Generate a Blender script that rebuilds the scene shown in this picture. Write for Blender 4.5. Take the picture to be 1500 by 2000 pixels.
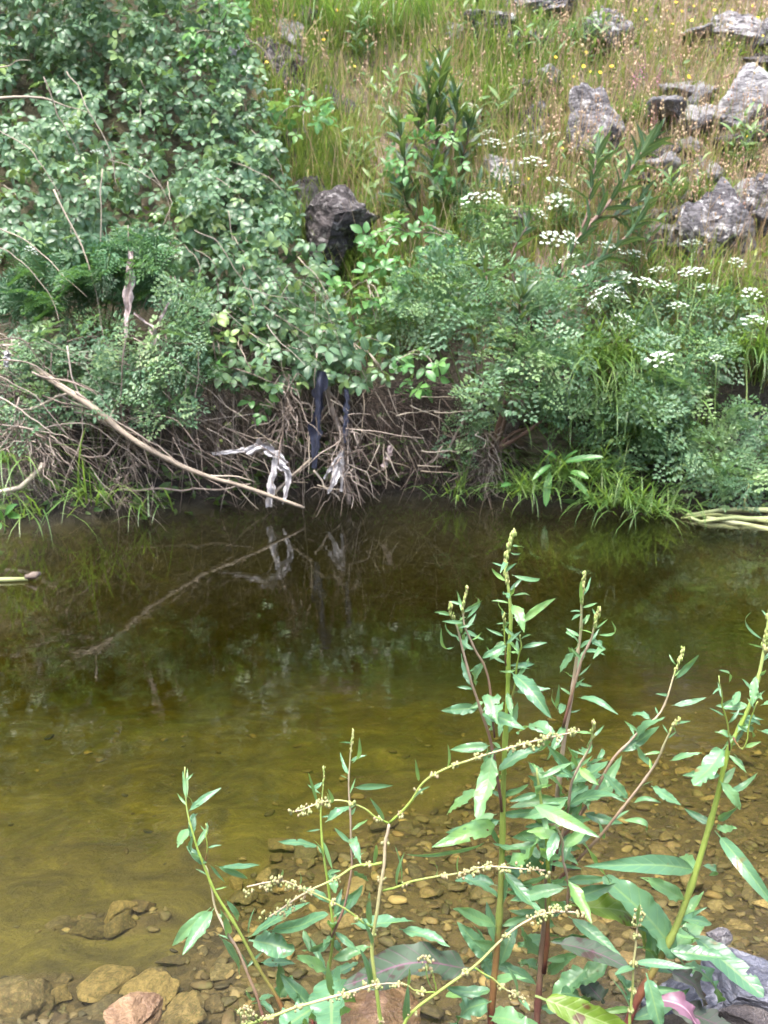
import bpy, math, random
import numpy as np
from mathutils import Vector, Matrix

for o in list(bpy.data.objects):
    bpy.data.objects.remove(o)
scene = bpy.context.scene

# ------------------------------------------------------------------ camera
PITCH = math.atan(0.3)
CAM = Vector((0.0, 0.0, 1.2))
cam_data = bpy.data.cameras.new('camera')
cam = bpy.data.objects.new('camera', cam_data)
scene.collection.objects.link(cam)
cam.location = CAM
cam.rotation_euler = (math.pi / 2 - PITCH, 0, 0)
cam_data.sensor_fit = 'VERTICAL'
cam_data.sensor_height = 32.0
cam_data.lens = 32.0
cam_data.clip_start = 0.05
cam_data.clip_end = 500
cam_data.dof.use_dof = True
cam_data.dof.focus_distance = 1.62
cam_data.dof.aperture_fstop = 9.0
scene.camera = cam

# ------------------------------------------------------------------ sky, sun, exposure
SUN_EL, SUN_AZ = math.radians(72), math.radians(-150)   # azimuth measured from +Y towards +X
world = bpy.data.worlds.new('World')
scene.world = world
world.use_nodes = True
wn = world.node_tree.nodes
sky = wn.new('ShaderNodeTexSky')
sky.sky_type = 'NISHITA'
sky.sun_disc = False
sky.sun_elevation = SUN_EL
sky.sun_rotation = SUN_AZ
sky.air_density = 1.0
sky.dust_density = 4.0
sky.ozone_density = 1.0
wn['Background'].inputs['Strength'].default_value = 0.125
world.node_tree.links.new(sky.outputs[0], wn['Background'].inputs['Color'])
sun_data = bpy.data.lights.new('sun', 'SUN')
sun_data.energy = 1.5
sun_data.angle = math.radians(26)
sun_data.color = (1.0, 0.97, 0.92)
sun = bpy.data.objects.new('sun', sun_data)
scene.collection.objects.link(sun)
sdir = Vector((math.sin(SUN_AZ) * math.cos(SUN_EL), math.cos(SUN_AZ) * math.cos(SUN_EL), math.sin(SUN_EL)))
sun.rotation_euler = sdir.to_track_quat('Z', 'Y').to_euler()
sun.location = (0, 0, 10)
scene.view_settings.view_transform = 'Standard'
scene.view_settings.look = 'None'
scene.view_settings.gamma = 1.0
scene.view_settings.use_curve_mapping = False
scene.view_settings.exposure = 2.6
scene.render.engine = 'CYCLES'
cy = scene.cycles
cy.use_denoising = True
cy.use_adaptive_sampling = True
cy.adaptive_threshold = 0.03
cy.max_bounces = 6
cy.diffuse_bounces = 3
cy.glossy_bounces = 2
cy.transmission_bounces = 4
cy.transparent_max_bounces = 8
cy.caustics_reflective = False
cy.caustics_refractive = False
cy.sample_clamp_indirect = 4.0

# ------------------------------------------------------------------ helpers: view rays
_fw = Vector((0, math.cos(PITCH), -math.sin(PITCH)))
_up = Vector((0, math.sin(PITCH), math.cos(PITCH)))
def ray(px, py):
    return _fw + Vector((1, 0, 0)) * ((px - 750) / 2000) + _up * ((1000 - py) / 2000)
def P(px, py, Y):
    d = ray(px, py)
    return CAM + d * (Y / d.y)
def W(px, py, z=0.0):
    d = ray(px, py)
    return CAM + d * ((z - CAM.z) / d.z)
def pxm(px, n=1.0, Y=4.2):
    return n * Y / 2000.0 * 1.04

def ss(a, b, x):
    t = np.clip((np.asarray(x, float) - a) / (b - a), 0, 1)
    return t * t * (3 - 2 * t)
def _hash(ix, iy, iz, seed):
    h = (ix.astype(np.int64) * 374761393 + iy.astype(np.int64) * 668265263 + iz.astype(np.int64) * 2147483647 + seed * 974634777)
    h = (h ^ (h >> 13)) * 1274126177
    h = h & 0x7fffffff
    h = (h ^ (h >> 16)) * 60493
    return ((h & 0xffffff) / float(0xffffff))
def vn3(x, y, z, seed=0):
    x, y, z = np.broadcast_arrays(np.asarray(x, float), np.asarray(y, float), np.asarray(z, float))
    ix, iy, iz = np.floor(x), np.floor(y), np.floor(z)
    fx, fy, fz = x - ix, y - iy, z - iz
    fx, fy, fz = fx * fx * (3 - 2 * fx), fy * fy * (3 - 2 * fy), fz * fz * (3 - 2 * fz)
    r = 0
    for a in (0, 1):
        for b in (0, 1):
            for c in (0, 1):
                r = r + _hash(ix + a, iy + b, iz + c, seed) * (fx if a else 1 - fx) * (fy if b else 1 - fy) * (fz if c else 1 - fz)
    return r * 2 - 1
def fbm(x, y, z=0.0, seed=0, oct=4):
    r, a, f = 0, 1.0, 1.0
    for k in range(oct):
        r = r + a * vn3(np.asarray(x) * f, np.asarray(y) * f, np.asarray(z) * f, seed + k)
        a *= 0.5
        f *= 2.03
    return r

# ------------------------------------------------------------------ helpers: meshes
class MB:
    def __init__(self):
        self.v, self.f, self.a, self.n = [], [], [], 0
    def add(self, v, faces, attr=None):
        """faces: list of int arrays (m,k)"""
        v = np.asarray(v, float).reshape(-1, 3)
        for f in faces:
            f = np.asarray(f, np.int64)
            if len(f):
                self.f.append(f + self.n)
        self.v.append(v)
        if attr is None:
            attr = np.zeros((len(v), 3))
        self.a.append(np.asarray(attr, float))
        self.n += len(v)
        return self
    def mesh(self, name, mat, off=(0, 0, 0), smooth=True):
        me = bpy.data.meshes.new(name)
        v = np.concatenate(self.v) - np.asarray(off, float)
        a = np.concatenate(self.a)
        me.vertices.add(len(v))
        me.vertices.foreach_set('co', v.astype(np.float32).ravel())
        loops = np.concatenate([f.ravel() for f in self.f])
        tot = np.concatenate([np.full(len(f), f.shape[1]) for f in self.f])
        st = np.concatenate([[0], np.cumsum(tot)[:-1]])
        me.loops.add(len(loops))
        me.loops.foreach_set('vertex_index', loops.astype(np.int32))
        me.polygons.add(len(tot))
        me.polygons.foreach_set('loop_start', st.astype(np.int32))
        me.polygons.foreach_set('loop_total', tot.astype(np.int32))
        me.polygons.foreach_set('use_smooth', np.full(len(tot), smooth))
        at = me.attributes.new('lf', 'FLOAT_COLOR', 'POINT')
        c = np.ones((len(v), 4), np.float32)
        c[:, :3] = a
        at.data.foreach_set('color', c.ravel())
        me.update(calc_edges=True)
        me.validate()
        if mat is not None:
            me.materials.append(mat)
        return me
LOC = {}
def link(o):
    scene.collection.objects.link(o)
    return o
def tag(o, label=None, cat=None, group=None, kind=None):
    if label: o['label'] = label
    if cat: o['category'] = cat
    if group: o['group'] = group
    if kind: o['kind'] = kind
    return o
def thing(name, label, cat, loc, group=None):
    o = bpy.data.objects.new(name, None)
    o.empty_display_size = 0.05
    o.location = loc
    link(o)
    LOC[o] = Vector(loc)
    return tag(o, label, cat, group)
def part(name, mb, mat, parent, root=None, kind=None, smooth=True):
    """mesh built in world coordinates, hung under its thing (or under a part of it)"""
    off = LOC[root or parent]
    me = mb.mesh(name, mat, off, smooth)
    o = link(bpy.data.objects.new(name, me))
    o.parent = parent
    LOC[o] = off
    if kind: o['kind'] = kind
    return o
def piece(name, me, M, parent):
    """shared mesh placed with a world matrix under its thing"""
    o = link(bpy.data.objects.new(name, me))
    o.parent = parent
    o.matrix_basis = Matrix.Translation(-LOC[parent]) @ M
    return o
def solo(name, mb, mat, loc, label=None, cat=None, group=None, kind=None, smooth=True):
    me = mb.mesh(name, mat, loc, smooth)
    o = link(bpy.data.objects.new(name, me))
    o.location = loc
    LOC[o] = Vector(loc)
    return tag(o, label, cat, group, kind)

def nrm(v):
    v = np.asarray(v, float)
    return v / np.maximum(np.linalg.norm(v, axis=-1, keepdims=True), 1e-9)
def frames(d, n):
    Y = nrm(d)
    n = np.asarray(n, float)
    Z = nrm(n - (n * Y).sum(-1, keepdims=True) * Y)
    X = np.cross(Y, Z)
    return np.stack([X, Y, Z], -1)           # columns
def scatter(mb, T, R, pos, sc, tint):
    v, faces, a = T
    N, m = len(pos), len(v)
    sc = np.asarray(sc, float)
    if sc.ndim == 1: sc = sc[:, None].repeat(3, 1)
    lv = v[None] * sc[:, None, :]
    out = np.einsum('nij,nmj->nmi', R, lv) + np.asarray(pos)[:, None, :]
    at = np.tile(a[None], (N, 1, 1))
    at[:, :, 0] = np.asarray(tint)[:, None]
    ff = [(f[None] + (np.arange(N) * m)[:, None, None]).reshape(-1, f.shape[1]) for f in faces]
    mb.add(out.reshape(-1, 3), ff, at.reshape(-1, 3))
def M4(R, p, s):
    M = Matrix.Identity(4)
    for i in range(3):
        for j in range(3):
            M[i][j] = float(R[i][j]) * s
        M[i][3] = float(p[i])
    return M
def tmesh(name, T, mat):
    return MB().add(T[0], T[1], T[2]).mesh(name, mat)

def grid_faces(n, m):
    i, j = np.meshgrid(np.arange(n - 1), np.arange(m - 1), indexing='ij')
    a = i * m + j
    return np.stack([a, a + 1, a + m + 1, a + m], -1).reshape(-1, 4)
PROF = {
    'lance': lambda s: np.where(s < .10, .07, np.sin(np.pi * np.clip((s - .08) / .92, 0, 1) ** .72) ** .85),
    'ovate': lambda s: np.where(s < .06, .06, np.sin(np.pi * np.clip((s - .04) / .96, 0, 1) ** .78) ** .75),
    'oblong': lambda s: np.where(s < .12, .09, np.clip(np.sin(np.pi * np.clip((s - .10) / .9, 0, 1) ** .85), 0, 1) ** .5),
    'narrow': lambda s: np.sin(np.pi * np.clip(s, 0, 1) ** .8) ** .8,
}
def leafT(L=1., Wd=.3, prof='lance', nl=8, nw=1, fold=.25, droop=.6, wave=0., wf=5., twist=0., seed=0, scurve=0.):
    rs = np.random.RandomState(seed)
    s = np.linspace(0, 1, nl + 1)
    ang = droop * (0.5 - s) + scurve * np.sin(2 * np.pi * s)
    ds = 1.0 / nl
    y = np.concatenate([[0], np.cumsum(np.cos((ang[1:] + ang[:-1]) / 2) * ds)])
    z = np.concatenate([[0], np.cumsum(np.sin((ang[1:] + ang[:-1]) / 2) * ds)])
    ch = math.hypot(y[-1], z[-1]); th = math.atan2(z[-1], y[-1])
    y, z = (y * math.cos(th) + z * math.sin(th)) / ch, (-y * math.sin(th) + z * math.cos(th)) / ch
    w = PROF[prof](s) * Wd / 2
    c = np.linspace(-1, 1, 2 * nw + 1)
    S, Cc = np.meshgrid(s, c, indexing='ij')
    Wg = np.repeat(w[:, None], len(c), 1)
    ph = rs.rand(2) * 6.28
    side = (Cc > 0).astype(int)
    wv = 2.2 * vn3(S * wf * 1.5 + ph[side] * 9, side * 5.5, 0, seed) + 1.3 * vn3(S * wf * 3.1 + ph[1 - side] * 7, side * 3.5, 4, seed)
    wv *= wave * np.abs(Cc) ** 3.5 * np.minimum(1, Wg / (Wd * .2 + 1e-6))
    edge = 1 + wave * 1.6 * vn3(S * wf * 2.2 + ph[side] * 5, side * 2.5, 8, seed) * np.abs(Cc)
    lx = Cc * Wg * edge * math.cos(fold)
    lz = np.abs(Cc) * Wg * math.sin(fold) + wv * Wd
    tw = twist * (S - .3)
    x2 = lx * np.cos(tw) - lz * np.sin(tw)
    z2 = lx * np.sin(tw) + lz * np.cos(tw)
    a2 = np.gradient(z, y + 1e-9)
    a2 = np.arctan(a2)
    yy = y[:, None] - z2 * np.sin(a2)[:, None]
    zz = z[:, None] + z2 * np.cos(a2)[:, None]
    v = np.stack([x2, yy, zz], -1).reshape(-1, 3) * L
    at = np.stack([np.zeros_like(S), np.abs(Cc), S], -1).reshape(-1, 3)
    return v, [grid_faces(nl + 1, len(c))], at
def nibble(T, rs, n):
    """bite n small insect holes or edge notches out of a leaf grid"""
    f = T[1][0]; c = T[2][f].mean(1)
    keep = np.ones(len(f), bool)
    for _ in range(n):
        s0, a0 = rs.uniform(.25, .95), rs.uniform(.35, 1.0)
        sd = rs.randint(2)
        col = np.arange(len(f))
        side = T[0][f][:, :, 0].mean(1) > 0
        keep &= ~((np.abs(c[:, 2] - s0) < rs.uniform(.018, .026)) & (np.abs(c[:, 1] - a0) < .17) & (side == bool(sd)))
    return T[0], [f[keep]], T[2]
def mergeT(lst):
    vs, fs, as_, n = [], [], [], 0
    for v, f, a in lst:
        vs.append(v); as_.append(a)
        fs += [x + n for x in f]
        n += len(v)
    d = {}
    for f in fs: d.setdefault(f.shape[1], []).append(f)
    return np.concatenate(vs), [np.concatenate(x) for x in d.values()], np.concatenate(as_)
def xf(T, d, n, p, s=1.0):
    R = frames(np.array([d], float), np.array([n], float))[0]
    return (T[0] * s) @ R.T + np.asarray(p, float), T[1], T[2]
def smooth_path(pts, n):
    pts = np.asarray([tuple(p) for p in pts], float)
    if len(pts) < 3:
        t = np.linspace(0, 1, n)[:, None]
        return pts[0] * (1 - t) + pts[-1] * t
    q = np.vstack([2 * pts[0] - pts[1], pts, 2 * pts[-1] - pts[-2]])
    u = np.linspace(0, len(pts) - 1 - 1e-6, n)
    i = u.astype(int); t = (u - i)[:, None]
    p0, p1, p2, p3 = q[i], q[i + 1], q[i + 2], q[i + 3]
    return .5 * ((2 * p1) + (-p0 + p2) * t + (2 * p0 - 5 * p1 + 4 * p2 - p3) * t ** 2 + (-p0 + 3 * p1 - 3 * p2 + p3) * t ** 3)
def tube(mb, pts, r, sides=5, tint=0.5, cap=True):
    pts = np.asarray(pts, float)
    n = len(pts)
    r = np.broadcast_to(np.asarray(r, float), (n,)) if np.ndim(r) else np.full(n, r)
    d = nrm(np.gradient(pts, axis=0))
    ref = np.array([0.31, 0.2, 0.93]) if abs(d[0][2]) < .9 else np.array([0.9, .3, .1])
    X = nrm(np.cross(d, ref)); Yv = np.cross(d, X)
    th = np.arange(sides) * 2 * np.pi / sides
    ring = X[:, None] * np.cos(th)[None, :, None] + Yv[:, None] * np.sin(th)[None, :, None]
    v = pts[:, None] + ring * r[:, None, None]
    i, j = np.meshgrid(np.arange(n - 1), np.arange(sides), indexing='ij')
    a = i * sides + j; b = i * sides + (j + 1) % sides
    q = np.stack([a, b, b + sides, a + sides], -1).reshape(-1, 4)
    at = np.zeros((n * sides, 3)); at[:, 0] = tint; at[:, 2] = np.repeat(np.linspace(0, 1, n), sides)
    fs = [q]
    if cap:
        fs.append(np.array([np.arange(sides)[::-1], np.arange(sides) + (n - 1) * sides]))
    mb.add(v.reshape(-1, 3), fs, at)
    return mb
def wob(pts, amp, rs, f=3.0):
    pts = np.array(pts, float); n = len(pts)
    o = rs.rand(3) * 50
    t = np.linspace(0, f, n)
    e = np.minimum(1, np.minimum(np.arange(n), np.arange(n)[::-1]) / 2.0)
    for k in range(3):
        pts[:, k] += amp * (vn3(t, o[k], 0, 3) + .5 * vn3(t * 2.3, o[k], 7, 4)) * e
    return pts

# ------------------------------------------------------------------ helpers: materials
def mat_new(name):
    m = bpy.data.materials.new(name)
    m.use_nodes = True
    nt = m.node_tree
    for n in list(nt.nodes): nt.nodes.remove(n)
    return m, nt, nt.nodes, nt.links
def N(nt, typ, **kw):
    n = nt.nodes.new(typ)
    for k, v in kw.items():
        if k in n.inputs: n.inputs[k].default_value = v
        else: setattr(n, k, v)
    return n
def ramp(nt, fac, stops, interp='LINEAR'):
    r = nt.nodes.new('ShaderNodeValToRGB')
    r.color_ramp.interpolation = interp
    e = r.color_ramp.elements
    while len(e) < len(stops): e.new(0.5)
    for x, (p, c) in zip(e, stops):
        x.position = p; x.color = (*c, 1)
    if fac is not None: nt.links.new(fac, r.inputs[0])
    return r.outputs[0]
def mathn(nt, op, a, b=None, clamp=False):
    n = nt.nodes.new('ShaderNodeMath'); n.operation = op; n.use_clamp = clamp
    for k, x in enumerate((a, b)):
        if x is None: continue
        if isinstance(x, (int, float)): n.inputs[k].default_value = x
        else: nt.links.new(x, n.inputs[k])
    return n.outputs[0]
def mixcol(nt, fac, a, b, blend='MIX'):
    n = nt.nodes.new('ShaderNodeMix'); n.data_type = 'RGBA'; n.blend_type = blend
    for s, x in ((n.inputs[0], fac), (n.inputs[6], a), (n.inputs[7], b)):
        if isinstance(x, (int, float)): s.default_value = x
        elif isinstance(x, tuple): s.default_value = (*x, 1)
        else: nt.links.new(x, s)
    return n.outputs[2]
def noise(nt, scale, detail=3, rough=.55, vec=None, dist=0.):
    n = nt.nodes.new('ShaderNodeTexNoise')
    n.inputs['Scale'].default_value = scale; n.inputs['Detail'].default_value = detail
    n.inputs['Roughness'].default_value = rough; n.inputs['Distortion'].default_value = dist
    if vec is not None: nt.links.new(vec, n.inputs['Vector'])
    return n.outputs['Fac']
def lf(nt):
    a = nt.nodes.new('ShaderNodeAttribute'); a.attribute_name = 'lf'
    s = nt.nodes.new('ShaderNodeSeparateColor')
    nt.links.new(a.outputs['Color'], s.inputs[0])
    return s.outputs
def leaf_mat(name, stops, rough=.42, trans=.35, tcol=(.30, .42, .05), rib=None, ribw=.12, spec=.5, spots=None, edge=None, under=None, veins=False):
    m, nt, nodes, L = mat_new(name)
    r, g, b = lf(nt)[:3]
    oi = nodes.new('ShaderNodeObjectInfo')
    t = mathn(nt, 'ADD', r, mathn(nt, 'MULTIPLY', oi.outputs['Random'], mathn(nt, 'LESS_THAN', r, .0005)))
    geo = nodes.new('ShaderNodeNewGeometry')
    nz = noise(nt, 28, 3, .6, geo.outputs['Position'])
    t2 = mathn(nt, 'ADD', mathn(nt, 'MULTIPLY', t, .8), mathn(nt, 'MULTIPLY', mathn(nt, 'SUBTRACT', nz, .4), .5), True)
    col = ramp(nt, t2, stops)
    if edge:
        k = mathn(nt, 'MULTIPLY', mathn(nt, 'POWER', g, 3.0), edge[1])
        col = mixcol(nt, k, col, edge[0])
    if spots:
        sp = noise(nt, spots[1], 2, .5, geo.outputs['Position'])
        k = ramp(nt, sp, [(spots[2], (0, 0, 0)), (min(1, spots[2] + .06), (1, 1, 1))])
        col = mixcol(nt, k, col, spots[0])
    if rib:
        k = mathn(nt, 'LESS_THAN', g, ribw)
        k = mathn(nt, 'MULTIPLY', k, .8)
        col = mixcol(nt, k, col, rib)
    if under:
        col = mixcol(nt, mathn(nt, 'MULTIPLY', geo.outputs['Backfacing'], .6), col, under)
    if veins:
        vc = mathn(nt, 'FRACT', mathn(nt, 'SUBTRACT', mathn(nt, 'MULTIPLY', b, 10.0), mathn(nt, 'MULTIPLY', g, 1.3)))
        vc = mathn(nt, 'GREATER_THAN', mathn(nt, 'ABSOLUTE', mathn(nt, 'SUBTRACT', vc, .5)), .44)
        col = mixcol(nt, mathn(nt, 'MULTIPLY', vc, .35), col, rib or (.2, .3, .1))
    p = nodes.new('ShaderNodeBsdfPrincipled')
    L.new(col, p.inputs['Base Color'])
    p.inputs['Roughness'].default_value = rough
    p.inputs['Specular IOR Level'].default_value = spec
    bp = nodes.new('ShaderNodeBump'); bp.inputs['Strength'].default_value = .22; bp.inputs['Distance'].default_value = .003
    hh = noise(nt, 70, 2, .5, geo.outputs['Position'])
    if veins:
        vv = mathn(nt, 'FRACT', mathn(nt, 'SUBTRACT', mathn(nt, 'MULTIPLY', b, 10.0), mathn(nt, 'MULTIPLY', g, 1.3)))
        vv = mathn(nt, 'POWER', mathn(nt, 'ABSOLUTE', mathn(nt, 'SUBTRACT', vv, .5)), 6.0)
        hh = mathn(nt, 'SUBTRACT', hh, mathn(nt, 'MULTIPLY', vv, 40.0))
    L.new(hh, bp.inputs['Height'])
    L.new(bp.outputs[0], p.inputs['Normal'])
    tr = nodes.new('ShaderNodeBsdfTranslucent')
    L.new(mixcol(nt, .55, col, tcol), tr.inputs['Color'])
    mx = nodes.new('ShaderNodeMixShader'); mx.inputs[0].default_value = trans
    L.new(p.outputs[0], mx.inputs[1]); L.new(tr.outputs[0], mx.inputs[2])
    out = nodes.new('ShaderNodeOutputMaterial')
    L.new(mx.outputs[0], out.inputs[0])
    return m
def stem_mat(name, stops, rough=.6, nscale=30, bump=.4, along=False, bscale=120):
    m, nt, nodes, L = mat_new(name)
    r, g, b = lf(nt)[:3]
    oi = nodes.new('ShaderNodeObjectInfo')
    geo = nodes.new('ShaderNodeNewGeometry')
    nz = noise(nt, nscale, 4, .6, geo.outputs['Position'])
    if along:
        t = mathn(nt, 'ADD', b, mathn(nt, 'MULTIPLY', mathn(nt, 'SUBTRACT', nz, .5), .5), True)
    else:
        t = mathn(nt, 'ADD', r, mathn(nt, 'MULTIPLY', oi.outputs['Random'], mathn(nt, 'LESS_THAN', r, .0005)))
        t = mathn(nt, 'ADD', mathn(nt, 'MULTIPLY', t, .7), mathn(nt, 'MULTIPLY', mathn(nt, 'SUBTRACT', nz, .25), .6), True)
    col = ramp(nt, t, stops)
    p = nodes.new('ShaderNodeBsdfPrincipled')
    L.new(col, p.inputs['Base Color']); p.inputs['Roughness'].default_value = rough
    p.inputs['Specular IOR Level'].default_value = .35
    bp = nodes.new('ShaderNodeBump'); bp.inputs['Strength'].default_value = bump; bp.inputs['Distance'].default_value = .004
    L.new(noise(nt, bscale, 3, .6, geo.outputs['Position']), bp.inputs['Height'])
    L.new(bp.outputs[0], p.inputs['Normal'])
    out = nodes.new('ShaderNodeOutputMaterial'); L.new(p.outputs[0], out.inputs[0])
    return m

MAT = {}
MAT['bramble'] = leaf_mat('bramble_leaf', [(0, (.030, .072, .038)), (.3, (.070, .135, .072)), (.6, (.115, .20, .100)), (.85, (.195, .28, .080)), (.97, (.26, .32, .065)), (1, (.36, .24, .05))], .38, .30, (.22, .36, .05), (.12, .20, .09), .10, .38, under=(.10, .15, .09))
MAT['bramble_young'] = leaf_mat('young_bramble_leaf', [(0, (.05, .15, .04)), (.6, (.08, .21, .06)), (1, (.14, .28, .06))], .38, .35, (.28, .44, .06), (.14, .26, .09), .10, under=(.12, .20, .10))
MAT['dropwort'] = leaf_mat('dropwort_leaf', [(0, (.060, .135, .070)), (.5, (.135, .235, .130)), (.9, (.21, .31, .12)), (1, (.38, .36, .07))], .38, .35, (.24, .42, .06))
MAT['fern'] = leaf_mat('feathery_leaf', [(0, (.030, .085, .038)), (.6, (.055, .135, .058)), (1, (.09, .18, .06))], .45, .3, (.2, .4, .05))
MAT['oleander'] = leaf_mat('oleander_leaf', [(0, (.030, .070, .034)), (.6, (.048, .100, .050)), (.9, (.085, .15, .045)), (1, (.16, .23, .05))], .38, .22, (.25, .38, .05), (.16, .22, .11), .16)
MAT['dock'] = leaf_mat('dock_leaf', [(0, (.075, .18, .10)), (.4, (.115, .25, .135)), (.7, (.155, .31, .13)), (.9, (.21, .38, .085)), (1, (.29, .45, .07))], .33, .34, (.30, .50, .04), (.20, .33, .13), .08, .6, ((.17, .11, .04), 34, .70), under=(.15, .28, .10), veins=True)
MAT['dock_purple'] = leaf_mat('purple_dock_leaf', [(0, (.045, .07, .045)), (.4, (.055, .09, .055)), (.7, (.075, .078, .07)), (1, (.12, .10, .12))], .55, .25, (.3, .3, .2), (.15, .07, .11), .05, .35, (( .05, .035, .03), 60, .60), veins=True)
MAT['dock_old'] = leaf_mat('yellowing_dock_leaf', [(0, (.09, .17, .025)), (.6, (.14, .22, .025)), (.85, (.19, .19, .025)), (1, (.20, .09, .02))], .4, .3, (.35, .4, .04), (.22, .28, .10), .05, .4, ((.07, .035, .015), 45, .60), veins=True)
MAT['dock_pink'] = leaf_mat('pink_dock_leaf', [(0, (.13, .09, .09)), (.5, (.20, .10, .15)), (1, (.30, .15, .22))], .4, .25, (.4, .2, .3), (.5, .28, .35), .1, .4)
MAT['dock_stem'] = stem_mat('dock_stem', [(0, (.13, .04, .032)), (.12, (.17, .09, .035)), (.24, (.17, .20, .05)), (.6, (.24, .34, .06)), (1, (.30, .36, .13))], .5, 14, .3, True)
MAT['dock_red'] = stem_mat('reddish_dock_stem', [(0, (.13, .055, .045)), (.25, (.22, .15, .10)), (.6, (.36, .28, .21)), (1, (.38, .38, .19))], .5, 18, .3, True)
MAT['wiry'] = stem_mat('wiry_stem', [(0, (.20, .30, .05)), (.45, (.28, .31, .10)), (.75, (.36, .30, .19)), (1, (.34, .27, .20))], .55, 18, .3, True)
MAT['seed'] = stem_mat('dock_seed', [(0, (.19, .25, .08)), (.5, (.27, .27, .12)), (1, (.30, .20, .14))], .6, 60, .3)
MAT['bud'] = stem_mat('dock_bud', [(0, (.19, .29, .07)), (.6, (.28, .32, .11)), (1, (.33, .24, .14))], .6, 60, .6)
MAT['cane'] = stem_mat('bramble_cane', [(0, (.10, .08, .06)), (.5, (.20, .17, .13)), (1, (.30, .25, .19))], .6, 20)
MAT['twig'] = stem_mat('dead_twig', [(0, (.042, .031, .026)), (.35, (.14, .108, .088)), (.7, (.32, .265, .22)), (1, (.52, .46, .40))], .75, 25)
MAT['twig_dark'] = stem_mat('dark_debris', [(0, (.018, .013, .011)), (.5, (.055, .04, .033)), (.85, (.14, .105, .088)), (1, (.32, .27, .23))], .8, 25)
MAT['driftwood'] = stem_mat('bleached_wood', [(0, (.13, .10, .075)), (.35, (.30, .25, .19)), (.7, (.40, .345, .275)), (1, (.48, .43, .36))], .75, 30, .8, False, 60)
MAT['greenstem'] = stem_mat('green_stem', [(0, (.07, .12, .03)), (.6, (.13, .20, .06)), (1, (.20, .26, .09))], .5, 20)
MAT['woody'] = stem_mat('oleander_wood', [(0, (.055, .03, .024)), (.5, (.11, .068, .05)), (1, (.20, .14, .11))], .7, 25)
MAT['palestalk'] = stem_mat('pale_fallen_stalk', [(0, (.16, .17, .06)), (.5, (.30, .34, .15)), (1, (.42, .42, .26))], .55, 22, .6, False, 70)
MAT['umbel'] = stem_mat('white_umbel', [(0, (.30, .40, .27)), (.4, (.50, .57, .48)), (1, (.66, .70, .63))], .7, 80, .3)
MAT['grass'] = leaf_mat('hillside_grass', [(0, (.075, .165, .030)), (.35, (.135, .23, .045)), (.6, (.23, .28, .075)), (.8, (.40, .35, .15)), (1, (.50, .38, .22))], .5, .35, (.35, .42, .08))
MAT['drygrass'] = leaf_mat('dry_grass', [(0, (.34, .22, .13)), (.35, (.48, .33, .22)), (.65, (.56, .45, .27)), (.85, (.36, .17, .14)), (1, (.62, .52, .36))], .6, .3, (.45, .35, .18))
MAT['wetgrass'] = leaf_mat('waterside_grass', [(0, (.05, .115, .028)), (.5, (.095, .18, .045)), (.85, (.16, .24, .065)), (1, (.38, .34, .15))], .42, .38, (.30, .48, .05))
MAT['yellow'] = leaf_mat('yellow_petal', [(0, (.80, .55, .02)), (1, (.85, .66, .04))], .5, .3, (.85, .6, .03))
MAT['pinkflower'] = leaf_mat('pink_petal', [(0, (.50, .10, .32)), (1, (.62, .24, .48))], .5, .3, (.6, .2, .4))

# ------------------------------------------------------------------ ground: near bank, stream bed, far bank and hillside as one sheet
FX = [-60, -4, -1.5, -0.9, -0.35, 0.35, 0.65, 1.1, 1.6, 4, 60]
FY = [3.5, 3.62, 3.80, 3.95, 4.22, 4.25, 4.10, 4.00, 3.93, 3.8, 3.8]
def yfar(x): return np.interp(x, FX, FY)
def ynear(x): return 1.19 + .19 * ss(.18, .62, x)
_ga = [W(-200, 2150, -.15), W(250, 2050, -.15), W(420, 1740, -.15), W(540, 1590, -.15), W(900, 1430, -.15), W(1250, 1330, -.15), W(1700, 1290, -.15)]
def gravel(x, y):
    """1 where the bed is bare stones, 0 where silt and algae cover it"""
    yl = np.interp(x, [p.x for p in _ga], [p.y for p in _ga]) + .10 * fbm(x * 4, y * 4, 0, 21, 3)
    g = ss(-.10, .10, yl - y)
    for (px, py, rx, ry) in ((215, 1720, .13, .055), (290, 1890, .32, .055), (60, 1960, .2, .07)):
        c = W(px, py, -.12)
        g = np.maximum(g, ss(1.25, .8, np.sqrt(((x - c.x) / rx) ** 2 + ((y - c.y) / ry) ** 2)))
    return g
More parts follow.
